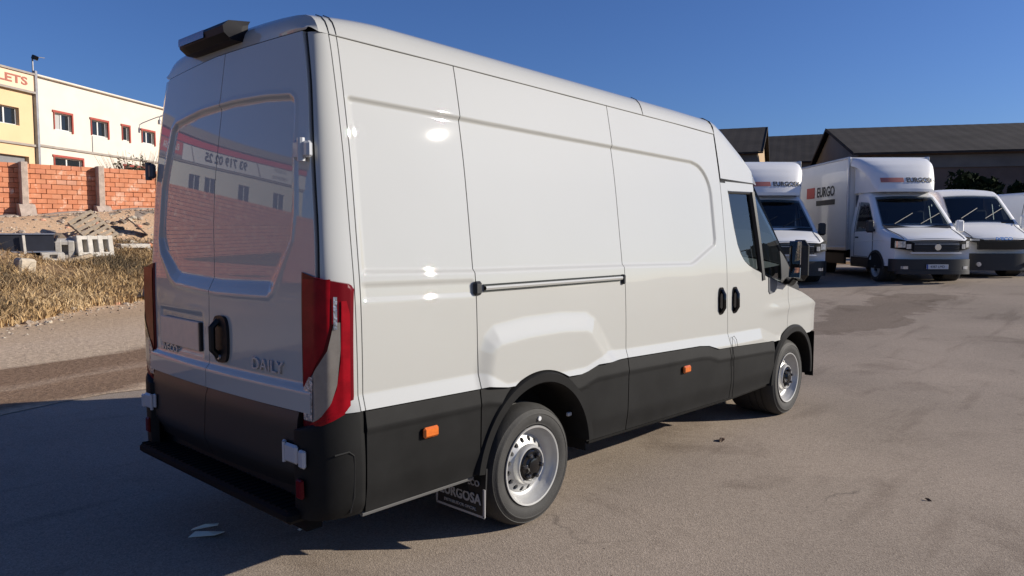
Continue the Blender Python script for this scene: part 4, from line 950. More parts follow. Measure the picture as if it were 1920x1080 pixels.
def gplace2():
    x = rng.uniform(-4, 9); y0 = float(np.clip(10 + x, 8.5, 17.5)); y = y0 + abs(rng.normal(0, .9)) + .25 * math.sin(x * 2.2)
    return x, y, .8
tag(blades('dry_grass', 9000, gplace2, .08, .36, M_gr[:3], .012, 1.0), kind='stuff', label='fringe of short dry grass along the foot of the bank', cat='grass')
def leaves(mb, c, r, n, size, squash=1.0):
    for i in range(n):
        v = rng.normal(0, 1, 3); v /= np.linalg.norm(v); p = np.array(c) + v * np.array(r) * rng.uniform(.45, 1.0) ** .5
        a = rng.normal(0, 1, 3); a /= np.linalg.norm(a); b = np.cross(a, rng.normal(0, 1, 3)); b /= np.linalg.norm(b); s = size * rng.uniform(.5, 1.4)
        mb.add([p - a * s, p + b * s * .45, p + a * s, p - b * s * .45], [(0, 1, 2, 3)])
M_leaf = mat('dark_green_leaf', (.018, .028, .012), rough=.9, spec=.05, var=.35, vscale=1.5); M_leafo = mat('olive_leaf', (.085, .085, .045), rough=.8, var=.3, vscale=2); M_leafb = mat('dry_brown_leaf', (.10, .065, .045), rough=.9, var=.3, vscale=2); M_twig = mat('twig_bark', (.16, .11, .075), rough=.9)
def shrub(label, loc, w, h, m, n, size, group=None, tw=26, name='shrub', cat='shrub', lobes=9):
    t = thing(name, label, cat, loc, rng.uniform(0, 6), group); s_ = MB(); f_ = MB()
    for k in range(tw):
        a = rng.uniform(0, 6.28); e = np.array([math.cos(a) * w * .5 * rng.uniform(.2, 1), math.sin(a) * w * .5 * rng.uniform(.2, 1), h * rng.uniform(.7, 1.05)])
        s_.tube([(0, 0, -.1), tuple(e * np.array([.35, .35, .45]) + rng.normal(0, .04, 3)), tuple(e)], [.03, .014, .004], 4, False)
    for k in range(lobes):
        a = rng.uniform(0, 6.28); rr = rng.uniform(0, .36) * w; leaves(f_, (math.cos(a) * rr, math.sin(a) * rr, h * rng.uniform(.35, .85)), (w * rng.uniform(.14, .25), w * rng.uniform(.14, .25), h * rng.uniform(.10, .2)), n // lobes, size)
    s_.build('twigs', M_twig, t, fix=False); f_.build('foliage', m, t, smooth=False, fix=False); return t
shrub('spiky olive shrub poking above the brick wall close to the van', (10.2, 28.3, 1.5), 2.9, 3.35, M_leafo, 1000, .085, tw=170)
shrub('small sparse shrub above the wall under the cream building window', (7.4, 29.5, 1.5), 1.9, 2.75, M_leafo, 320, .08, tw=60)
def hz(x, y): return float(hgt(x, y))
def rock(label, x, y, r, m, sq=.7, cat='rock', name='rock', group=None, dz=0.0, seed=0):
    import bmesh
    bm = bmesh.new(); bmesh.ops.create_icosphere(bm, subdivisions=2, radius=r); R_ = np.random.default_rng(seed)
    for v in bm.verts: v.co *= 1 + R_.uniform(-.22, .16); v.co.z *= sq
    me = bpy.data.meshes.new(name); bm.to_mesh(me); bm.free(); me.materials.append(m); o = link(name, me, None, (x, y, hz(x, y) + r * sq * .45 + dz), (0, 0, seed)); return tag(o, label, cat, group)
M_lime = mat('pale_limestone', (.56, .48, .37), rough=.95, var=.2, vscale=6, bump=.6, bscale=14)
M_stone = mat('grey_brown_stone', (.20, .155, .115), rough=.95, var=.3, vscale=6, bump=.5, bscale=16)
M_rub = mat('rubble_stone', (.44, .35, .27), rough=.95, var=.3, vscale=5, bump=.5, bscale=16)
M_foam = mat('white_packing_foam', (.58, .54, .48), rough=.9, var=.2, vscale=5)
M_wood = mat('bleached_wood', (.48, .38, .27), rough=.85, var=.25, vscale=12)
M_navy = mat('dark_navy_sheet', (.018, .020, .030), rough=.45, var=.3, vscale=3)
b_ = MB().box((0, 0, .20), (.40, .36, .46), rot=(.08, .1, .2), bev=.05); o = b_.build('limestone_block', M_lime, smooth=False, loc=(3.62, 17.8, hz(3.62, 17.8) - .05)); tag(o, 'pale rough cut limestone block standing in the dry grass', 'stone block')
sk = thing('steel_trough', 'dark navy steel trough lying on the rubble at the left edge', 'trough', (4.15, 20.1, hz(4.15, 20.1) + .02), rad(-12))
b_ = MB(); b_.box((-.5, -.26, .25), (2.5, .04, .50)); b_.box((-.5, .30, .25), (2.5, .04, .50)); b_.box((-.5, .02, .03), (2.5, .55, .05)); b_.box((.76, .02, .25), (.04, .55, .46), rot=(0, .35, 0)); b_.build('body', M_navy, sk, smooth=False); MB().box((-.5, -.28, .51), (2.55, .09, .035)).build('rim', M_steel, sk, smooth=False); MB().box((-.5, -.285, .02), (2.55, .05, .04)).build('rim', M_steel, sk, smooth=False)
o = MB().box((0, 0, .24), (.07, .05, .58), rot=(0, -.06, 0), bev=.008).build('white_stake', M_foam, smooth=False, loc=(4.12, 19.72, hz(4.12, 19.72) + .02)); tag(o, 'short white stake upright in front of the dark trough', 'stake')
def foam(label, x, y, d, rz, rx, slots):
    t = thing('packing_block', label, 'packing', (x, y, hz(x, y) + .03), rz); b_ = MB(); w_, dd, h_ = d; n = slots + 1; 
    zs = np.linspace(0, h_, 4); xs = np.linspace(-w_ / 2, w_ / 2, 2 * slots + 2)
    b_.box((0, dd * .3, h_ / 2), (w_, dd * .4, h_)); 
    for i in range(0, 2 * slots + 1, 2): b_.box(((xs[i] + xs[i + 1]) / 2, -dd * .2, h_ / 2), (xs[i + 1] - xs[i], dd * .6, h_), bev=.015)
    b_.box((0, -dd * .2, h_ * .12), (w_, dd * .56, h_ * .2)); b_.box((0, -dd * .2, h_ * .9), (w_ * .99, dd * .56, h_ * .16))
    o = b_.build('foam', M_foam, t, smooth=False); o.rotation_euler = (rx, 0, 0); return t
foam('white slotted packing block beside the dark trough end', 5.0, 19.95, (.78, .4, .50), rad(-16), .22, 2); foam('white packing block with dark slots below the pallet', 5.85, 19.8, (1.05, .4, .62), rad(12), -.16, 3)
foam('low white packing piece in front of the dark trough', 4.72, 19.5, (.55, .2, .20), rad(-4), .15, 1)
rock('dark rounded boulder resting above the packing blocks', 5.35, 21.3, .27, M_stone, .75, seed=3)
rock('white broken plaster lump left of the pallet', 5.78, 21.2, .20, M_foam, .8, 'rubble', 'plaster_lump', seed=5); rock('pinkish stone between pallet and packing block', 6.0, 20.7, .12, mat('pink_stone', (.55, .38, .32), rough=.9), .9, seed=6)
pal = thing('wooden_pallet', 'grey white wooden pallet leaning on the rubble by the wall pier', 'pallet', (6.35, 21.25, hz(6.35, 21.25) + .38), rad(-62)); pal.rotation_euler = (Matrix.Rotation(rad(-18), 3, 'Z') @ Matrix.Rotation(rad(52), 3, 'X') @ Matrix.Rotation(rad(38), 3, 'Z')).to_euler()
for k in range(7): MB().box((0, -.54 + .18 * k, .11), (.80, .105, .022), bev=.003).build('board', M_wood, pal, smooth=False)
for x in (-.36, 0, .36): MB().box((x, 0, .05), (.08, 1.18, .09), bev=.003).build('bearer', M_wood, pal, smooth=False)
for k in range(3): MB().box((0, -.54 + .54 * k, -.005), (.80, .10, .02)).build('board', M_wood, pal, smooth=False)
def plank(label, x, y, L, rz, ry, m, w=.10, h=.05, dz=.05, cat='plank', name='plank'):
    o = MB().box((0, 0, 0), (L, w, h), bev=.006).build(name, m, smooth=False, loc=(x, y, hz(x, y) + dz), rot=(0.05, ry, rz)); return tag(o, label, cat)
plank('bleached wooden beam sloping down in front of the white packing blocks', 5.2, 19.35, 1.0, rad(10), -.22, M_wood, .12, .10, .10); plank('long pale lath propped above the pallet', 6.15, 21.6, 1.1, rad(25), -.25, M_wood, .06, .05, .32); plank('second pale lath lying along the rubble near the pallet', 6.0, 21.9, .9, rad(5), -.1, M_wood, .05, .05, .16)
plank('dark brown board tilted against the rubble near the van', 7.95, 22.1, .85, rad(-20), .75, mat('dark_brown_board', (.06, .035, .025), rough=.7), .40, .03, .35, 'board', 'tilted_board')
plank('white slab lying flat on the grass near the van edge', 7.35, 20.9, .95, rad(10), .0, M_foam, .35, .12, .16, 'slab', 'white_slab')
rock('round whitish stone on the white slab', 7.55, 21.5, .17, M_lime, .8, seed=9); rock('pale stone lump at the end of the white slab', 7.85, 21.0, .13, M_foam, .8, seed=10); rock('orange brick lump at the bank foot beside the van', 5.92, 16.45, .15, M_bricks[2], .8, 'rubble', 'brick_lump', seed=11); rock('orange brick chunk beside the dark tilted board', 8.0, 21.3, .16, M_bricks[0], .9, 'rubble', 'brick_lump', seed=12)
tp = MB(); tp.grid([[(x, y + .1 * math.sin(x * 3), .10 * math.sin(x * 2.3 + y) * math.cos(y * 2.6) + .13 - .1 * abs(x / 1.1) ** 2) for y in np.linspace(-.45, .45, 10)] for x in np.linspace(-1.1, 1.1, 24)])
o = tp.build('tarpaulin', M_navy, loc=(5.55, 15.7, hz(5.55, 15.7) + .02), rot=(0, 0, rad(15)), fix=False); tag(o, 'dark blue tarpaulin spread at the foot of the bank beside the van', 'tarpaulin')
for k in range(130):
    x = rng.uniform(1.5, 9.5); y0 = float(np.clip(10 + x, 8.5, 17.5)); f = rng.choice([-.03, .0, .02, .60, .66, .72, .78, .85, .92]) + rng.normal(0, .03); y = y0 + f * (24 - y0)
    rock('small loose stone in the rubble along the bank', x, y, rng.uniform(.04, .09) * (1 if f < .5 else 1.6), [M_rub, M_lime, M_rub, M_stone, M_rub, M_bricks[4]][k % 6], .7, 'stone', 'stone', 'loose stones on the bank', seed=100 + k)

gv = [MB() for _ in range(3)]
for k in range(2600):
    x = rng.uniform(0, 13); y0 = float(np.clip(10 + x, 8.5, 17.5)); f = rng.uniform(.5, 1.0) if k % 4 else rng.normal(-.02, .05); y = y0 + f * (24.3 - y0); r_ = rng.uniform(.015, .055) * (1.3 if k % 4 else .8); z = hz(x, y) + .02
    a = rng.uniform(0, 6.28, 5); V = [(x + r_ * math.cos(q), y + r_ * math.sin(q), z) for q in np.sort(a)] + [(x + rng.normal(0, .2) * r_, y + rng.normal(0, .2) * r_, z + r_ * rng.uniform(.5, 1.1))]
    gv[k % 3].add(V, [(i, (i + 1) % 5, 5) for i in range(5)])
for q, m in zip(gv, (M_rub, M_lime, M_stone)): tag(q.build('rubble_gravel', m, smooth=False), 'scattered rubble gravel on the bank below the brick wall', 'gravel', kind='stuff')
# ------------------------------------------------------------------ vehicles parked on the right
HD = rad(222); hv = np.array([math.cos(HD), math.sin(HD)]); lv = np.array([-hv[1], hv[0]])
M_bump = mat('black_bumper', (.020, .020, .022), rough=.5); M_truckw = mat('white_truck_paint', (.98, .975, .955), rough=.4, coat=.4, var=.02, vscale=1)
def cab(t, prof, hw, zb, tumb, end, fascia, ws_d=(.97, 1.68), sw_d=(1.18, 2.16)):
    """prof: (distance behind the nose, top height).  Returns helpers that lie on the cab's skin."""
    dx_, tz = zip(*prof)
    top = lambda d_: float(np.interp(d_, dx_, tz))
    def half(d_, z): 
        a = hw * (1 - .10 * max(0, (.55 - d_) / .55) ** 2); return a - tumb * max(0, z - 1.30) ** 1.15
    bend = lambda y, d_: (.10 * (abs(y) / hw) ** 2 + .30 * (abs(y) / hw) ** 7) * max(0, 1 - d_ / .9)
    rows = []
    D = np.concatenate([np.linspace(0, .25, 5), np.linspace(.32, 2.4, 60), np.linspace(2.45, end, 12)])
    for d_ in D:
        zt = top(d_); r_ = min(.13, (zt - zb) * .3); row = []; hh = lambda z: half(d_, z)
        side_ = [(hh(z), z) for z in np.linspace(zb, zt - r_, 30)]
        yc = hh(zt - r_); cor = [(yc - r_ * (1 - math.cos(a)) * 1.1, zt - r_ + r_ * math.sin(a)) for a in np.linspace(.3, math.pi / 2, 5)]
        flat = [(f * cor[-1][0], zt + .03 * (1 - f * f)) for f in np.linspace(.95, 0, 14)]
        h_ = side_ + cor + flat; pts = [(-y, z) for y, z in h_] + [(y, z) for y, z in h_[-2::-1]]
        rows.append([(-d_ - bend(y, d_), y, z) for y, z in pts])
    mb = MB().grid(rows); f0 = rows[0]; n = len(f0); keep = []
    for f in mb.F:
        c = np.mean([mb.V[i] for i in f], 0); d_ = -c[0] - bend(c[1], -c[0]); wd = .86 - .12 * (d_ - .97) / .7
        ws = ws_d[0] + .05 < d_ < ws_d[1] - .05 and abs(c[1]) < wd - .06 and c[2] > top(d_) - .08
        sw = sw_d[0] + .10 < d_ < sw_d[1] - .05 and 1.36 < c[2] < np.interp(d_, [1.15, 1.66, 2.2], [1.40, 1.94, 1.98]) and abs(c[1]) > .6
        if not (ws or sw): keep.append(f)
    mb.F = keep
    mb.grid([[(f0[i][0], f0[i][1], f0[i][2]) for i in range(n // 2 + 1)], [(f0[n - 1 - i][0], f0[n - 1 - i][1], f0[n - 1 - i][2]) for i in range(n // 2 + 1)]])
    mb.build('cab_body', M_truckw, t, angle=40)
    def sidep(name, m, poly_lo, poly_hi, d0, d1, sgn, off, nx=12, nz=6, par=None):
        P_ = [[(-d_ - bend(half(d_, z), d_), sgn * (half(d_, z) + off), z) for z in np.linspace(float(poly_lo(d_)), float(poly_hi(d_)), nz)] for d_ in np.linspace(d0, d1, nx)]
        return MB().grid(rimgrid(P_, (0, -sgn * .03, 0))).build(name, m, par or t, angle=50)
    def topp(name, m, d0, d1, w0, w1, off, nx=10, ny=16, par=None):
        P_ = []
        for s in np.linspace(0, 1, nx):
            d_ = d0 + (d1 - d0) * s; w_ = w0 + (w1 - w0) * s; row = []
            sl = (top(d_ + .05) - top(d_ - .05)) / .1; q = math.hypot(1, sl)
            for y in np.linspace(-w_, w_, ny):
                row.append((-d_ - bend(y, d_) + off * sl / q, y, top(d_) + .03 * (1 - (y / w_) ** 2) + off / q))
            P_.append(row)
        return MB().grid(P_).build(name, m, par or t, angle=50)
    def frontp(name, m, y0, y1, z0, z1, off, ny=12, par=None, z0e=None, z1e=None):
        P_ = []
        for y in np.linspace(y0, y1, ny):
            f = (y - y0) / (y1 - y0); a = z0 + ((z0e if z0e is not None else z0) - z0) * f; b = z1 + ((z1e if z1e is not None else z1) - z1) * f
            P_.append([(-bend(y, 0) + off, y, z) for z in np.linspace(a, b, 4)])
        return MB().grid(rimgrid(P_, (-off - .05, 0, 0))).build(name, m, par or t, angle=50)
    return top, half, bend, sidep, topp, frontp
M_dash = mat('grey_dashboard', (.13, .13, .14), rough=.8); M_gap = mat('panel_gap', (.02, .02, .022), rough=.9)
def cab_details(t, half, bend, top):
    def lineside(pts, sgn, name='panel_seam', m=M_gap, r=.006): 
        MB().tube([(-d_ - bend(half(d_, z), d_), sgn * (half(d_, z) + .007), z) for d_, z in pts], r, 5).build(name, m, t)
    for s in (-1, 1):
        lineside([(1.16, z) for z in np.linspace(.62, 1.30, 6)] , s); lineside([(2.22, z) for z in np.linspace(.62, 2.05, 9)], s); lineside([(d_, .62) for d_ in np.linspace(1.42, 2.22, 4)], s)
        lineside([(d_, 1.02 + .03 * math.sin(d_ * 2)) for d_ in np.linspace(.35, 2.3, 10)], s, 'side_crease', M_truckw, .010)
        MB().tube([(-d_ - bend(.72, d_) , s * (.72 + .10 * d_), top(d_) + .012) for d_ in np.linspace(.06, .90, 8)], .007, 5).build('bonnet_seam', M_gap, t)
        w0 = (-.98, -.55 if s < 0 else .10, top(.98) + .06); w1 = (-1.24, .02 if s < 0 else .70, top(1.24) + .055); MB().tube([w0, w1], .012, 5).build('wiper', M_bump, t)
    MB().grid([[(-d_ - bend(y, d_), y, top(d_) + .020) for y in np.linspace(-.84, .84, 9)] for d_ in (.90, .985)]).build('cowl_strip', M_bump, t)
def truck_wheels(t, xs, y=.86, r=1.0):
    for x in xs:
        for s in (-1, 1): add_wheel(t, (x, s * (y + .14), .345), -1 if s < 0 else 1, rng.uniform(0, 6))
def arches(t, half, d_, sgn):
    th = np.linspace(0, math.pi, 20); P_ = [[(-d_ + r_ * math.cos(a), sgn * (half(1.0, .6) + o_), .345 + r_ * math.sin(a)) for a in th] for r_, o_ in ((.0, .004), (.41, .004))]
    MB().grid(P_).build('wheel_house', M_dark, t, fix=False); Q_ = [[(-d_ + r_ * math.cos(a), sgn * (half(1.0, .6) + o_), .345 + r_ * math.sin(a)) for a in th] for r_, o_ in ((.40, .0), (.40, .02), (.455, .018), (.46, .0))]
    MB().grid(Q_).build('wheel_arch_trim', M_bump, t)
def box_truck(label, pos, fairing_text, group):
    z0 = hz(*pos); t = thing('box_truck', label, 'truck', (pos[0], pos[1], z0), HD, group)
    prof = [(0, 1.04), (.10, 1.10), (.30, 1.17), (.92, 1.34), (1.72, 2.20), (1.86, 2.28), (2.1, 2.33), (2.45, 2.35)]
    top, half, bend, sidep, topp, frontp = cab(t, prof, 1.0, .42, .17, 2.42, None)
    wsn_ = topp('windscreen', M_glassd, .97, 1.68, .86, .74, .012)
    topp('bonnet_panel', M_truckw, .04, .88, .66, .80, .012)
    for s in (-1, 1):
        wl_ = sidep('side_window', M_glassd, lambda d_: np.interp(d_, [1.15, 1.5, 2.2], [1.32, 1.28, 1.27]), lambda d_: np.interp(d_, [1.15, 1.66, 2.2], [1.44, 2.02, 2.06]), 1.18, 2.16, s, .008)
        sidep('door', M_truckw, lambda d_: .55, lambda d_: 1.24, 1.22, 2.22, s, .006)
        sidep('sill_trim', M_bump, lambda d_: .34, lambda d_: .60, 1.34, 2.38, s, .012)
        arches(t, half, .98, s)
        m_ = MB().box((-1.06, s * 1.13, 1.40), (.12, .19, .32), bev=.04); m_.tube([(-1.1, s * .96, 1.30), (-1.07, s * 1.08, 1.30)], .035, 6); mo_ = m_.build('door_mirror', M_bump if s < 0 or 'half' in label else M_truckw, t); MB().box((-1.123, s * 1.13, 1.42), (.006, .15, .24)).build('mirror_glass', M_mirror, mo_)  # middle truck's left housing, really black, is coloured white as if sunlit
        MB().box((-2.05, s * (half(2, 1.1) + .018), 1.12), (.16, .03, .035), bev=.01).build('door_handle', M_bump, t)
        ha, hb = (.55, .90) if s > 0 else (-.55, -.90)
        hl = frontp('headlight', M_dark, ha, hb * 1.05, .80, 1.00, .015, z0e=.86, z1e=1.12); frontp('lamp_cell', M_frost, ha * 1.10, hb * .78, .85, .96, .024, 6, hl); frontp('lamp_cell', M_frost, hb * .80, hb * 1.0, .88, 1.03, .024, 6, hl)
        frontp('fog_lamp', M_frost, s * .66, s * .80, .36, .43, .035)
    gr_ = frontp('grille', M_bump, -.54, .54, .78, 1.00, .02)
    for z in (.84, .90, .96): frontp('grille_bar', M_steel if z == .96 else M_gloss, -.53, .53, z, z + .012, .03, 10, gr_)
    MB().lathe([(0, .05), (.075, .05), (.085, .03), (.085, 0)], 20, 'x', (0, 0, .89)).build('emblem', M_chrome, t)
    frontp('bumper', M_bump, -.97, .97, .30, .60, .03, 24); frontp('bumper_lip', M_bump, -.88, .88, .24, .33, .06, 20)
    pl_ = MB().box((.045, .0, .42), (.02, .52, .11), bev=.003).build('number_plate', M_plateW, t); text('plate_characters', '4387 LMD', .085, M_ink, pl_, (.056, 0, .42), (rad(90), 0, rad(90)), .001, 'CENTER', .95); MB().box((.0565, -.243, .42), (.002, .034, .108)).build('plate_band', mat('plate_blue', (.02, .07, .35), rough=.4), pl_, smooth=False)
    cab_details(t, half, bend, top)
    MB().box((-1.4, 0, 1.05), (1.0, 1.7, .5)).build('cab_interior', M_dash, t, smooth=False)
    for y in (-.48, .48): MB().box((-2.0, y, 1.45), (.14, .5, .75), rot=(0, -.12, 0), bev=.05).build('seat', M_seat, t)
    MB().box((-2.40, 0, 1.4), (.03, 1.8, 1.7)).build('cab_rear_wall', M_dash, t, smooth=False); frontp('grille_strip', M_truckw, -.60, .60, .735, .765, .035)
    # roof fairing
    fz = lambda d_: float(np.interp(d_, [1.50, 1.56, 1.68, 1.85, 2.05, 2.3, 2.5], [2.36, 2.55, 2.80, 3.00, 3.13, 3.22, 3.25])); fw = lambda d_: float(np.interp(d_, [1.5, 1.65, 2.0, 2.5], [.72, .82, .96, 1.04])); rows = []
    for d_ in np.linspace(1.50, 2.5, 26):
        w_, zt = fw(d_), fz(d_); zb = 2.30; r_ = min(.16, (zt - zb) * .5)
        h_ = [(w_ - .13, zb), (w_ - .13, max(zb + .01, zt - r_ - .12)), (w_, max(zb + .02, zt - r_ - .05)), (w_, zt - r_)] + [(w_ - r_ * (1 - math.cos(a)), zt - r_ + r_ * math.sin(a)) for a in np.linspace(.35, math.pi / 2, 5)] + [(w_ * f, zt + .02 * (1 - f * f)) for f in (.75, .5, .25, 0)]
        pts = [(-y, z) for y, z in h_] + [(y, z) for y, z in h_[-2::-1]]; rows.append([(-d_ - .20 * (abs(y)) ** 3 * max(0, (2.5 - d_)), y, z) for y, z in pts])
    fai = MB().grid(rows); fai.grid([[(p[0], p[1], p[2]) for p in rows[0]], [(p[0], p[1], 2.30) for p in rows[0]]]); fao = fai.build('roof_fairing', M_truckw, t, angle=45)
    dof = lambda z: float(np.interp(z, [2.36, 2.55, 2.80, 3.00], [1.50, 1.56, 1.68, 1.85]))
    def on_fairing(o):
        for v in o.data.vertices:
            y, z = v.co.x, v.co.y + 2.60; d_ = dof(z); v.co = (-d_ - .20 * abs(y) ** 3 * max(0, 2.5 - d_) + .012 + .004 * (v.co.z > 0), y, z)
    o = text('fairing_lettering', fairing_text, .17, M_ink, fao, (0, 0, 0), (0, 0, 0), .002, 'LEFT', 1.0, .004); on_fairing(o)
    b_ = MB().grid([[(x, z, .0) for z in np.linspace(-.055, .065, 4)] for x in np.linspace(-.64, -.06, 10)]); o = b_.build('fairing_red_mark', mat('faded_red_print', (.58, .20, .16), rough=.5), fao, fix=False); on_fairing(o)
    # cargo box
    bo = MB().box((-4.62, 0, 2.03), (4.15, 2.14, 2.50), bev=.02).build('cargo_box', M_white2, t)
    ed = MB()
    for s in (-1, 1):
        ed.box((-2.555, s * 1.055, 2.03), (.07, .07, 2.53), bev=.012); ed.box((-6.68, s * 1.055, 2.03), (.07, .07, 2.53), bev=.012); ed.box((-4.62, s * 1.06, .80), (4.1, .06, .10), bev=.01); ed.box((-4.62, s * 1.055, 3.27), (4.1, .06, .06), bev=.01)
    ed.build('box_edge_profile', M_steel, bo)
    for s in (-1, 1):
        r_ = (rad(90), 0, 0) if s < 0 else (rad(90), 0, rad(180)); y = s * 1.0785
        text('box_lettering', 'EURGO', .40, M_ink, bo, (-4.05, y, 2.42), r_, .002, 'CENTER', .95, .008); MB().box((-4.05 + s * 1.12, y, 2.44), (.62, .004, .32)).build('box_red_mark', M_inkr, bo, smooth=False); MB().box((-4.05, y, 2.12), (1.35, .004, .15)).build('box_dark_bar', M_ink, bo, smooth=False)
    MB().box((-4.4, 0, .62), (4.0, .8, .22)).build('chassis', M_dark, t, smooth=False)
    for s in (-1, 1): MB().box((-3.6, s * .92, .52), (1.3, .06, .30)).build('side_guard', M_bump, t, smooth=False)
    truck_wheels(t, (-.98, -4.65)); return t
GRP = 'white vehicles parked side by side'
PB = np.array([18.33, 1.02])
box_truck('white box truck parked in the middle, wholly visible with cab and roof fairing', tuple(PB), 'EURGOSA', GRP)
PA = PB - lv * 3.27 - hv * .5
box_truck('white box truck half hidden behind the front of the large van', tuple(PA), 'EURGOSA', GRP)
# a low roofed white van with a black front on the right
def low_van(label, pos):
    z0 = hz(*pos); t = thing('parked_van', label, 'van', (pos[0], pos[1], z0), HD, GRP)
    prof = [(0, .98), (.08, 1.06), (.30, 1.16), (.85, 1.36), (1.62, 2.22), (1.78, 2.33), (2.1, 2.38), (5.4, 2.40)]
    top, half, bend, sidep, topp, frontp = cab(t, prof, 1.0, .42, .15, 5.4, None, (.92, 1.58), (1.12, 2.05))
    MB().box((-2.35, 0, 1.4), (.04, 1.7, 1.8)).build('bulkhead', M_dash, t, smooth=False)
    MB().box((-5.42, 0, 1.4), (.04, 1.7, 1.9)).build('rear_door', M_truckw, t)
    topp('windscreen', M_glassd, .92, 1.58, .86, .74, .012); bn = topp('bonnet_panel', M_truckw, .03, .80, .70, .82, .012)
    for s in (-1, 1):
        sidep('side_window', M_glassd, lambda d_: np.interp(d_, [1.1, 1.5, 2.1], [1.34, 1.28, 1.27]), lambda d_: np.interp(d_, [1.1, 1.6, 2.1], [1.46, 2.02, 2.06]), 1.12, 2.05, s, .008)
        sidep('lower_cladding', M_bump, lambda d_: .40, lambda d_: .66, 1.32, 3.9, s, .015); arches(t, half, .98, s); arches(t, half, 4.45, s)
        m_ = MB().box((-.98, s * 1.17, 1.45), (.14, .22, .40), bev=.04); m_.tube([(-1.05, s * .96, 1.32), (-1.0, s * 1.12, 1.32)], .035, 6); m_.build('door_mirror', M_truckw, t)
        h1, h2 = (.50, .92) if s > 0 else (-.50, -.92); hl = frontp('headlight', M_gloss, h1, h2, .90, 1.00, .02, z0e=.96, z1e=1.08); frontp('lamp_cell', M_frost, h1 * 1.2, h2 * .95, .97, 1.02, .026, 6, hl)
        MB().lathe([(0, .05), (.06, .05), (.06, 0)], 14, 'x', (-.02, s * .62, .36)).build('fog_lamp', M_frost, t)
    frontp('grille', M_gloss, -.62, .62, .74, .96, .022); frontp('bumper', M_bump, -.98, .98, .20, .64, .03)
    o = text('bonnet_lettering', 'IVECO', .10, M_chrome, t, (.02, 0, 1.02), (rad(80), 0, rad(90)), .008, 'CENTER', 1.5, .003)
    cab_details(t, half, bend, top); MB().box((-1.3, 0, 1.05), (1.0, 1.7, .5)).build('cab_interior', M_dash, t, smooth=False); MB().box((-.98, -.42, 1.36), (.12, .30, .02)).build('dashboard_paper', M_plateW, t, smooth=False)
    for y in (-.48, .48): MB().box((-1.95, y, 1.45), (.14, .5, .75), rot=(0, -.12, 0), bev=.05).build('seat', M_seat, t)
    MB().box((-3.0, 0, .55), (3.2, 1.2, .25)).build('chassis', M_dark, t, smooth=False); truck_wheels(t, (-.98, -4.45)); return t
PC = PB + lv * 2.5 - hv * 1.45
low_van('low roofed white van with slim black grille beside the middle box truck', tuple(PC))
PD = PC + lv * 3.45 - hv * .9
low_van('white van mostly beyond the right edge of the view', tuple(PD))

# ------------------------------------------------------------------ warehouses and trees behind them
M_roof = mat('dark_fibre_cement_roof', (.052, .046, .043), rough=.95, var=.3, vscale=.5, spec=.15, bump=.3, bscale=6); M_gab = mat('grey_gable_render', (.17, .16, .15), rough=.95, var=.12, vscale=.6); M_brownw = mat('brown_stained_wall', (.17, .12, .095), rough=.95, var=.25, vscale=.7); M_gabl = mat('ochre_gable_render', (.50, .36, .22), rough=.95, var=.12, vscale=.8); M_band = mat('pale_wall_band', (.20, .18, .155), rough=.9, var=.2, vscale=.6)
def warehouse(label, end, ang, L, hw, ze, zr_, mg, mw):
    t = thing('warehouse', label, 'warehouse', (end[0], end[1], 0), rad(ang))   # local x runs along the ridge away from the gable
    MB().prism([(-hw, -.5), (hw, -.5), (hw, ze), (0, zr_), (-hw, ze)], 0, .3, 'x').build('gable_wall', mg, t, smooth=False)
    w_ = MB(); 
    for s in (-1, 1): w_.box((L / 2, s * (hw - .15), ze / 2 - .25), (L, .3, ze + .5))
    w_.build('side_wall', mw, t, smooth=False); MB().prism([(-hw, -.5), (hw, -.5), (hw, ze), (0, zr_), (-hw, ze)], L - .3, L, 'x').build('gable_wall', mg, t, smooth=False)
    for s in (-1, 1):
        k = (zr_ - ze) / hw; n = 60; P_ = []
        xs_ = np.linspace(-.35, L + .35, int(L / .35)); 
        for i, x in enumerate(xs_): 
            u = .007 * (i % 2); P_.append([(x, s * y, zr_ + .12 - k * y + u) for y in (0, hw * .5, hw + .45)])
        ro_ = MB().grid(P_); ro_.grid([[(x, s * (hw + .45), zr_ + .12 - k * (hw + .45) - dz) for dz in (0, .12)] for x in (-.35, L + .35)]); ro_.grid([[(-.36, s * y, zr_ + .17 - k * y - dz) for dz in (0, .22)] for y in (0, hw + .45)])
        ro_.build('roof', M_roof, t, smooth=False, fix=False); MB().box((L / 2, s * (hw + .03), ze - .55), (L, .08, .7)).build('wall_band', M_band, t, smooth=False)
        for x in np.arange(5, L - 2, 7): MB().box((x, s * (hw + .0), ze * .55), (1.8, .06, 1.2)).build('window', M_pane, t, smooth=False)
    return t
warehouse('long dark roofed warehouse with grey gable behind the box truck', (52.6, 16.0), -61, 48, 9.6, 6.3, 8.9, M_gab, M_brownw)
warehouse('dark roofed warehouse with sunlit ochre gable just behind the large van', (54.6, 21.9), 112, 30, 7.0, 7.3, 9.78, M_gabl, M_brownw)
warehouse('low dark roof seen between the two nearer warehouses', (76, 14), 112, 60, 8.0, 8.0, 11.1, M_gab, M_brownw)
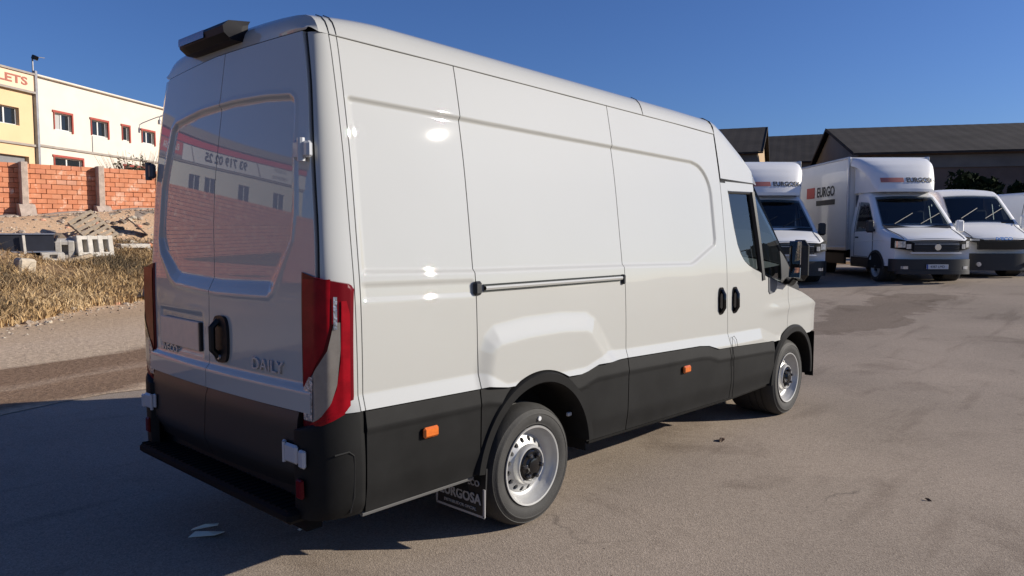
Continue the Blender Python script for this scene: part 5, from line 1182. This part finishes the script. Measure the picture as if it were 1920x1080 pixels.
def tree(label, x, y, w, h, m, n, size, trunk=.12, name='tree', group=None):
    z = hz(x, y); t = thing(name, label, 'tree', (x, y, z), rng.uniform(0, 6), group); s_ = MB(); s_.tube([(0, 0, -.2), (.05, .03, h * .3), (.0, .1, h * .6)], [trunk, trunk * .8, trunk * .4], 7)
    f_ = MB(); cs = []
    for k in range(14):
        a = rng.uniform(0, 6.28); rr = rng.uniform(.05, .38) * w; c = (math.cos(a) * rr, math.sin(a) * rr, h * rng.uniform(.32, .86)); s_.tube([(0, .03, h * .3), tuple(np.array(c) * .6 + np.array([0, 0, h * .12])), c], [trunk * .4, trunk * .25, .01], 5)
        leaves(f_, c, (w * rng.uniform(.12, .22), w * rng.uniform(.12, .22), h * rng.uniform(.09, .16)), n // 14, size)
    s_.build('trunk', M_twig, t); f_.build('crown', m, t, smooth=False, fix=False); return t
tree('dark green bushy tree before the brown warehouse wall on the right', 37.0, 3.6, 2.9, 4.5, M_leaf, 2600, .16)
tree('second dark tree low behind the right hand white van', 38.5, 2.3, 2.6, 3.6, M_leaf, 1800, .16)
tree('brown leafless looking tree behind the middle box truck roof', 39.0, 7.6, 3.4, 4.6, M_leafb, 1500, .12)
tree('brown dry tree behind the gap between the two box trucks', 42.5, 15.2, 3.2, 5.4, M_leafb, 1500, .12)
tree('rusty brown dry tree beside the large van roof edge', 41.5, 16.9, 2.8, 5.6, mat('rust_leaf', (.16, .085, .05), rough=.9, var=.3, vscale=2), 1400, .12)
tree('tall bare brown tree in front of the long warehouse at right', 39.5, .6, 3.2, 5.6, M_leafb, 900, .11)
lw = thing('yard_wall', 'low dark brown yard wall behind the parked vehicles', 'wall', (44, 4, .5), rad(-61)); MB().box((0, 0, 1.3), (60, .25, 2.6)).build('wall_panel', M_brownw, lw, smooth=False); MB().box((0, 0, 2.65), (60, .32, .10)).build('coping', M_band, lw, smooth=False)

# ------------------------------------------------------------------ litter on the ground
def scrap(label, x, y, pts, m, name, cat, h=.012, rz=0):
    mb = MB(); n = len(pts); c = np.mean(pts, 0)
    V = [(p[0], p[1], .004 + h * math.sin(i * 2.1) ** 2) for i, p in enumerate(pts)] + [(c[0], c[1], .006 + h)]
    V2 = [(v[0], v[1], v[2] - .003) for v in V]; mb.add(V + V2, [(i, (i + 1) % n, n) for i in range(n)] + [((i + 1) % n + n + 1, i + n + 1, 2 * n + 1) for i in range(n)] + [(i, i + n + 1, (i + 1) % n + n + 1, (i + 1) % n) for i in range(n)])
    return tag(mb.build(name, m, smooth=False, loc=(x, y, hz(x, y)), rot=(0, 0, rz)), label, cat)
M_pale_scrap = mat('pale_scrap_tone', (1.0, .90, .70), rough=.7); M_dleaf = mat('dead_leaf', (.09, .05, .03), rough=.8)  # warm pale tone puts the sunlit spot's colour into the scraps
scrap('pale scrap put in for a sunlit spot in the shadow behind the van', .02, .26, [(-.085, -.02), (.06, -.045), (.10, -.005), (.02, .03), (-.06, .02)], M_pale_scrap, 'sun_spot_scrap', 'litter', .02, rad(-40))  # scrap added in place of sunlight falling through a gap
scrap('thin pale strip put in for the same sunlit spot', .06, .36, [(-.07, -.012), (.07, -.016), (.075, .008), (-.06, .014)], M_pale_scrap, 'sun_spot_strip', 'litter', .02, rad(-30))  # second added piece of the same sunlit spot
scrap('dark dead leaf lying on the sunlit asphalt beside the front wheel', 3.67, -.93, [(-.05, 0), (-.02, -.022), (.03, -.018), (.055, 0), (.02, .02), (-.03, .02)], M_dleaf, 'dead_leaf', 'leaf', .02, .4)
scrap('brown dead leaf lying alone on the asphalt at the bottom right', 3.3, -2.5, [(-.02, 0), (0, -.008), (.022, 0), (0, .009)], M_dleaf, 'dead_leaf', 'leaf', .01, 1.4)
scrap('tiny pale paper bit in the shadow below the rear wheel', .42, -.05, [(-.02, -.01), (.02, -.012), (.018, .012), (-.015, .014)], M_pale_scrap, 'paper_bit', 'litter', .006, .3)
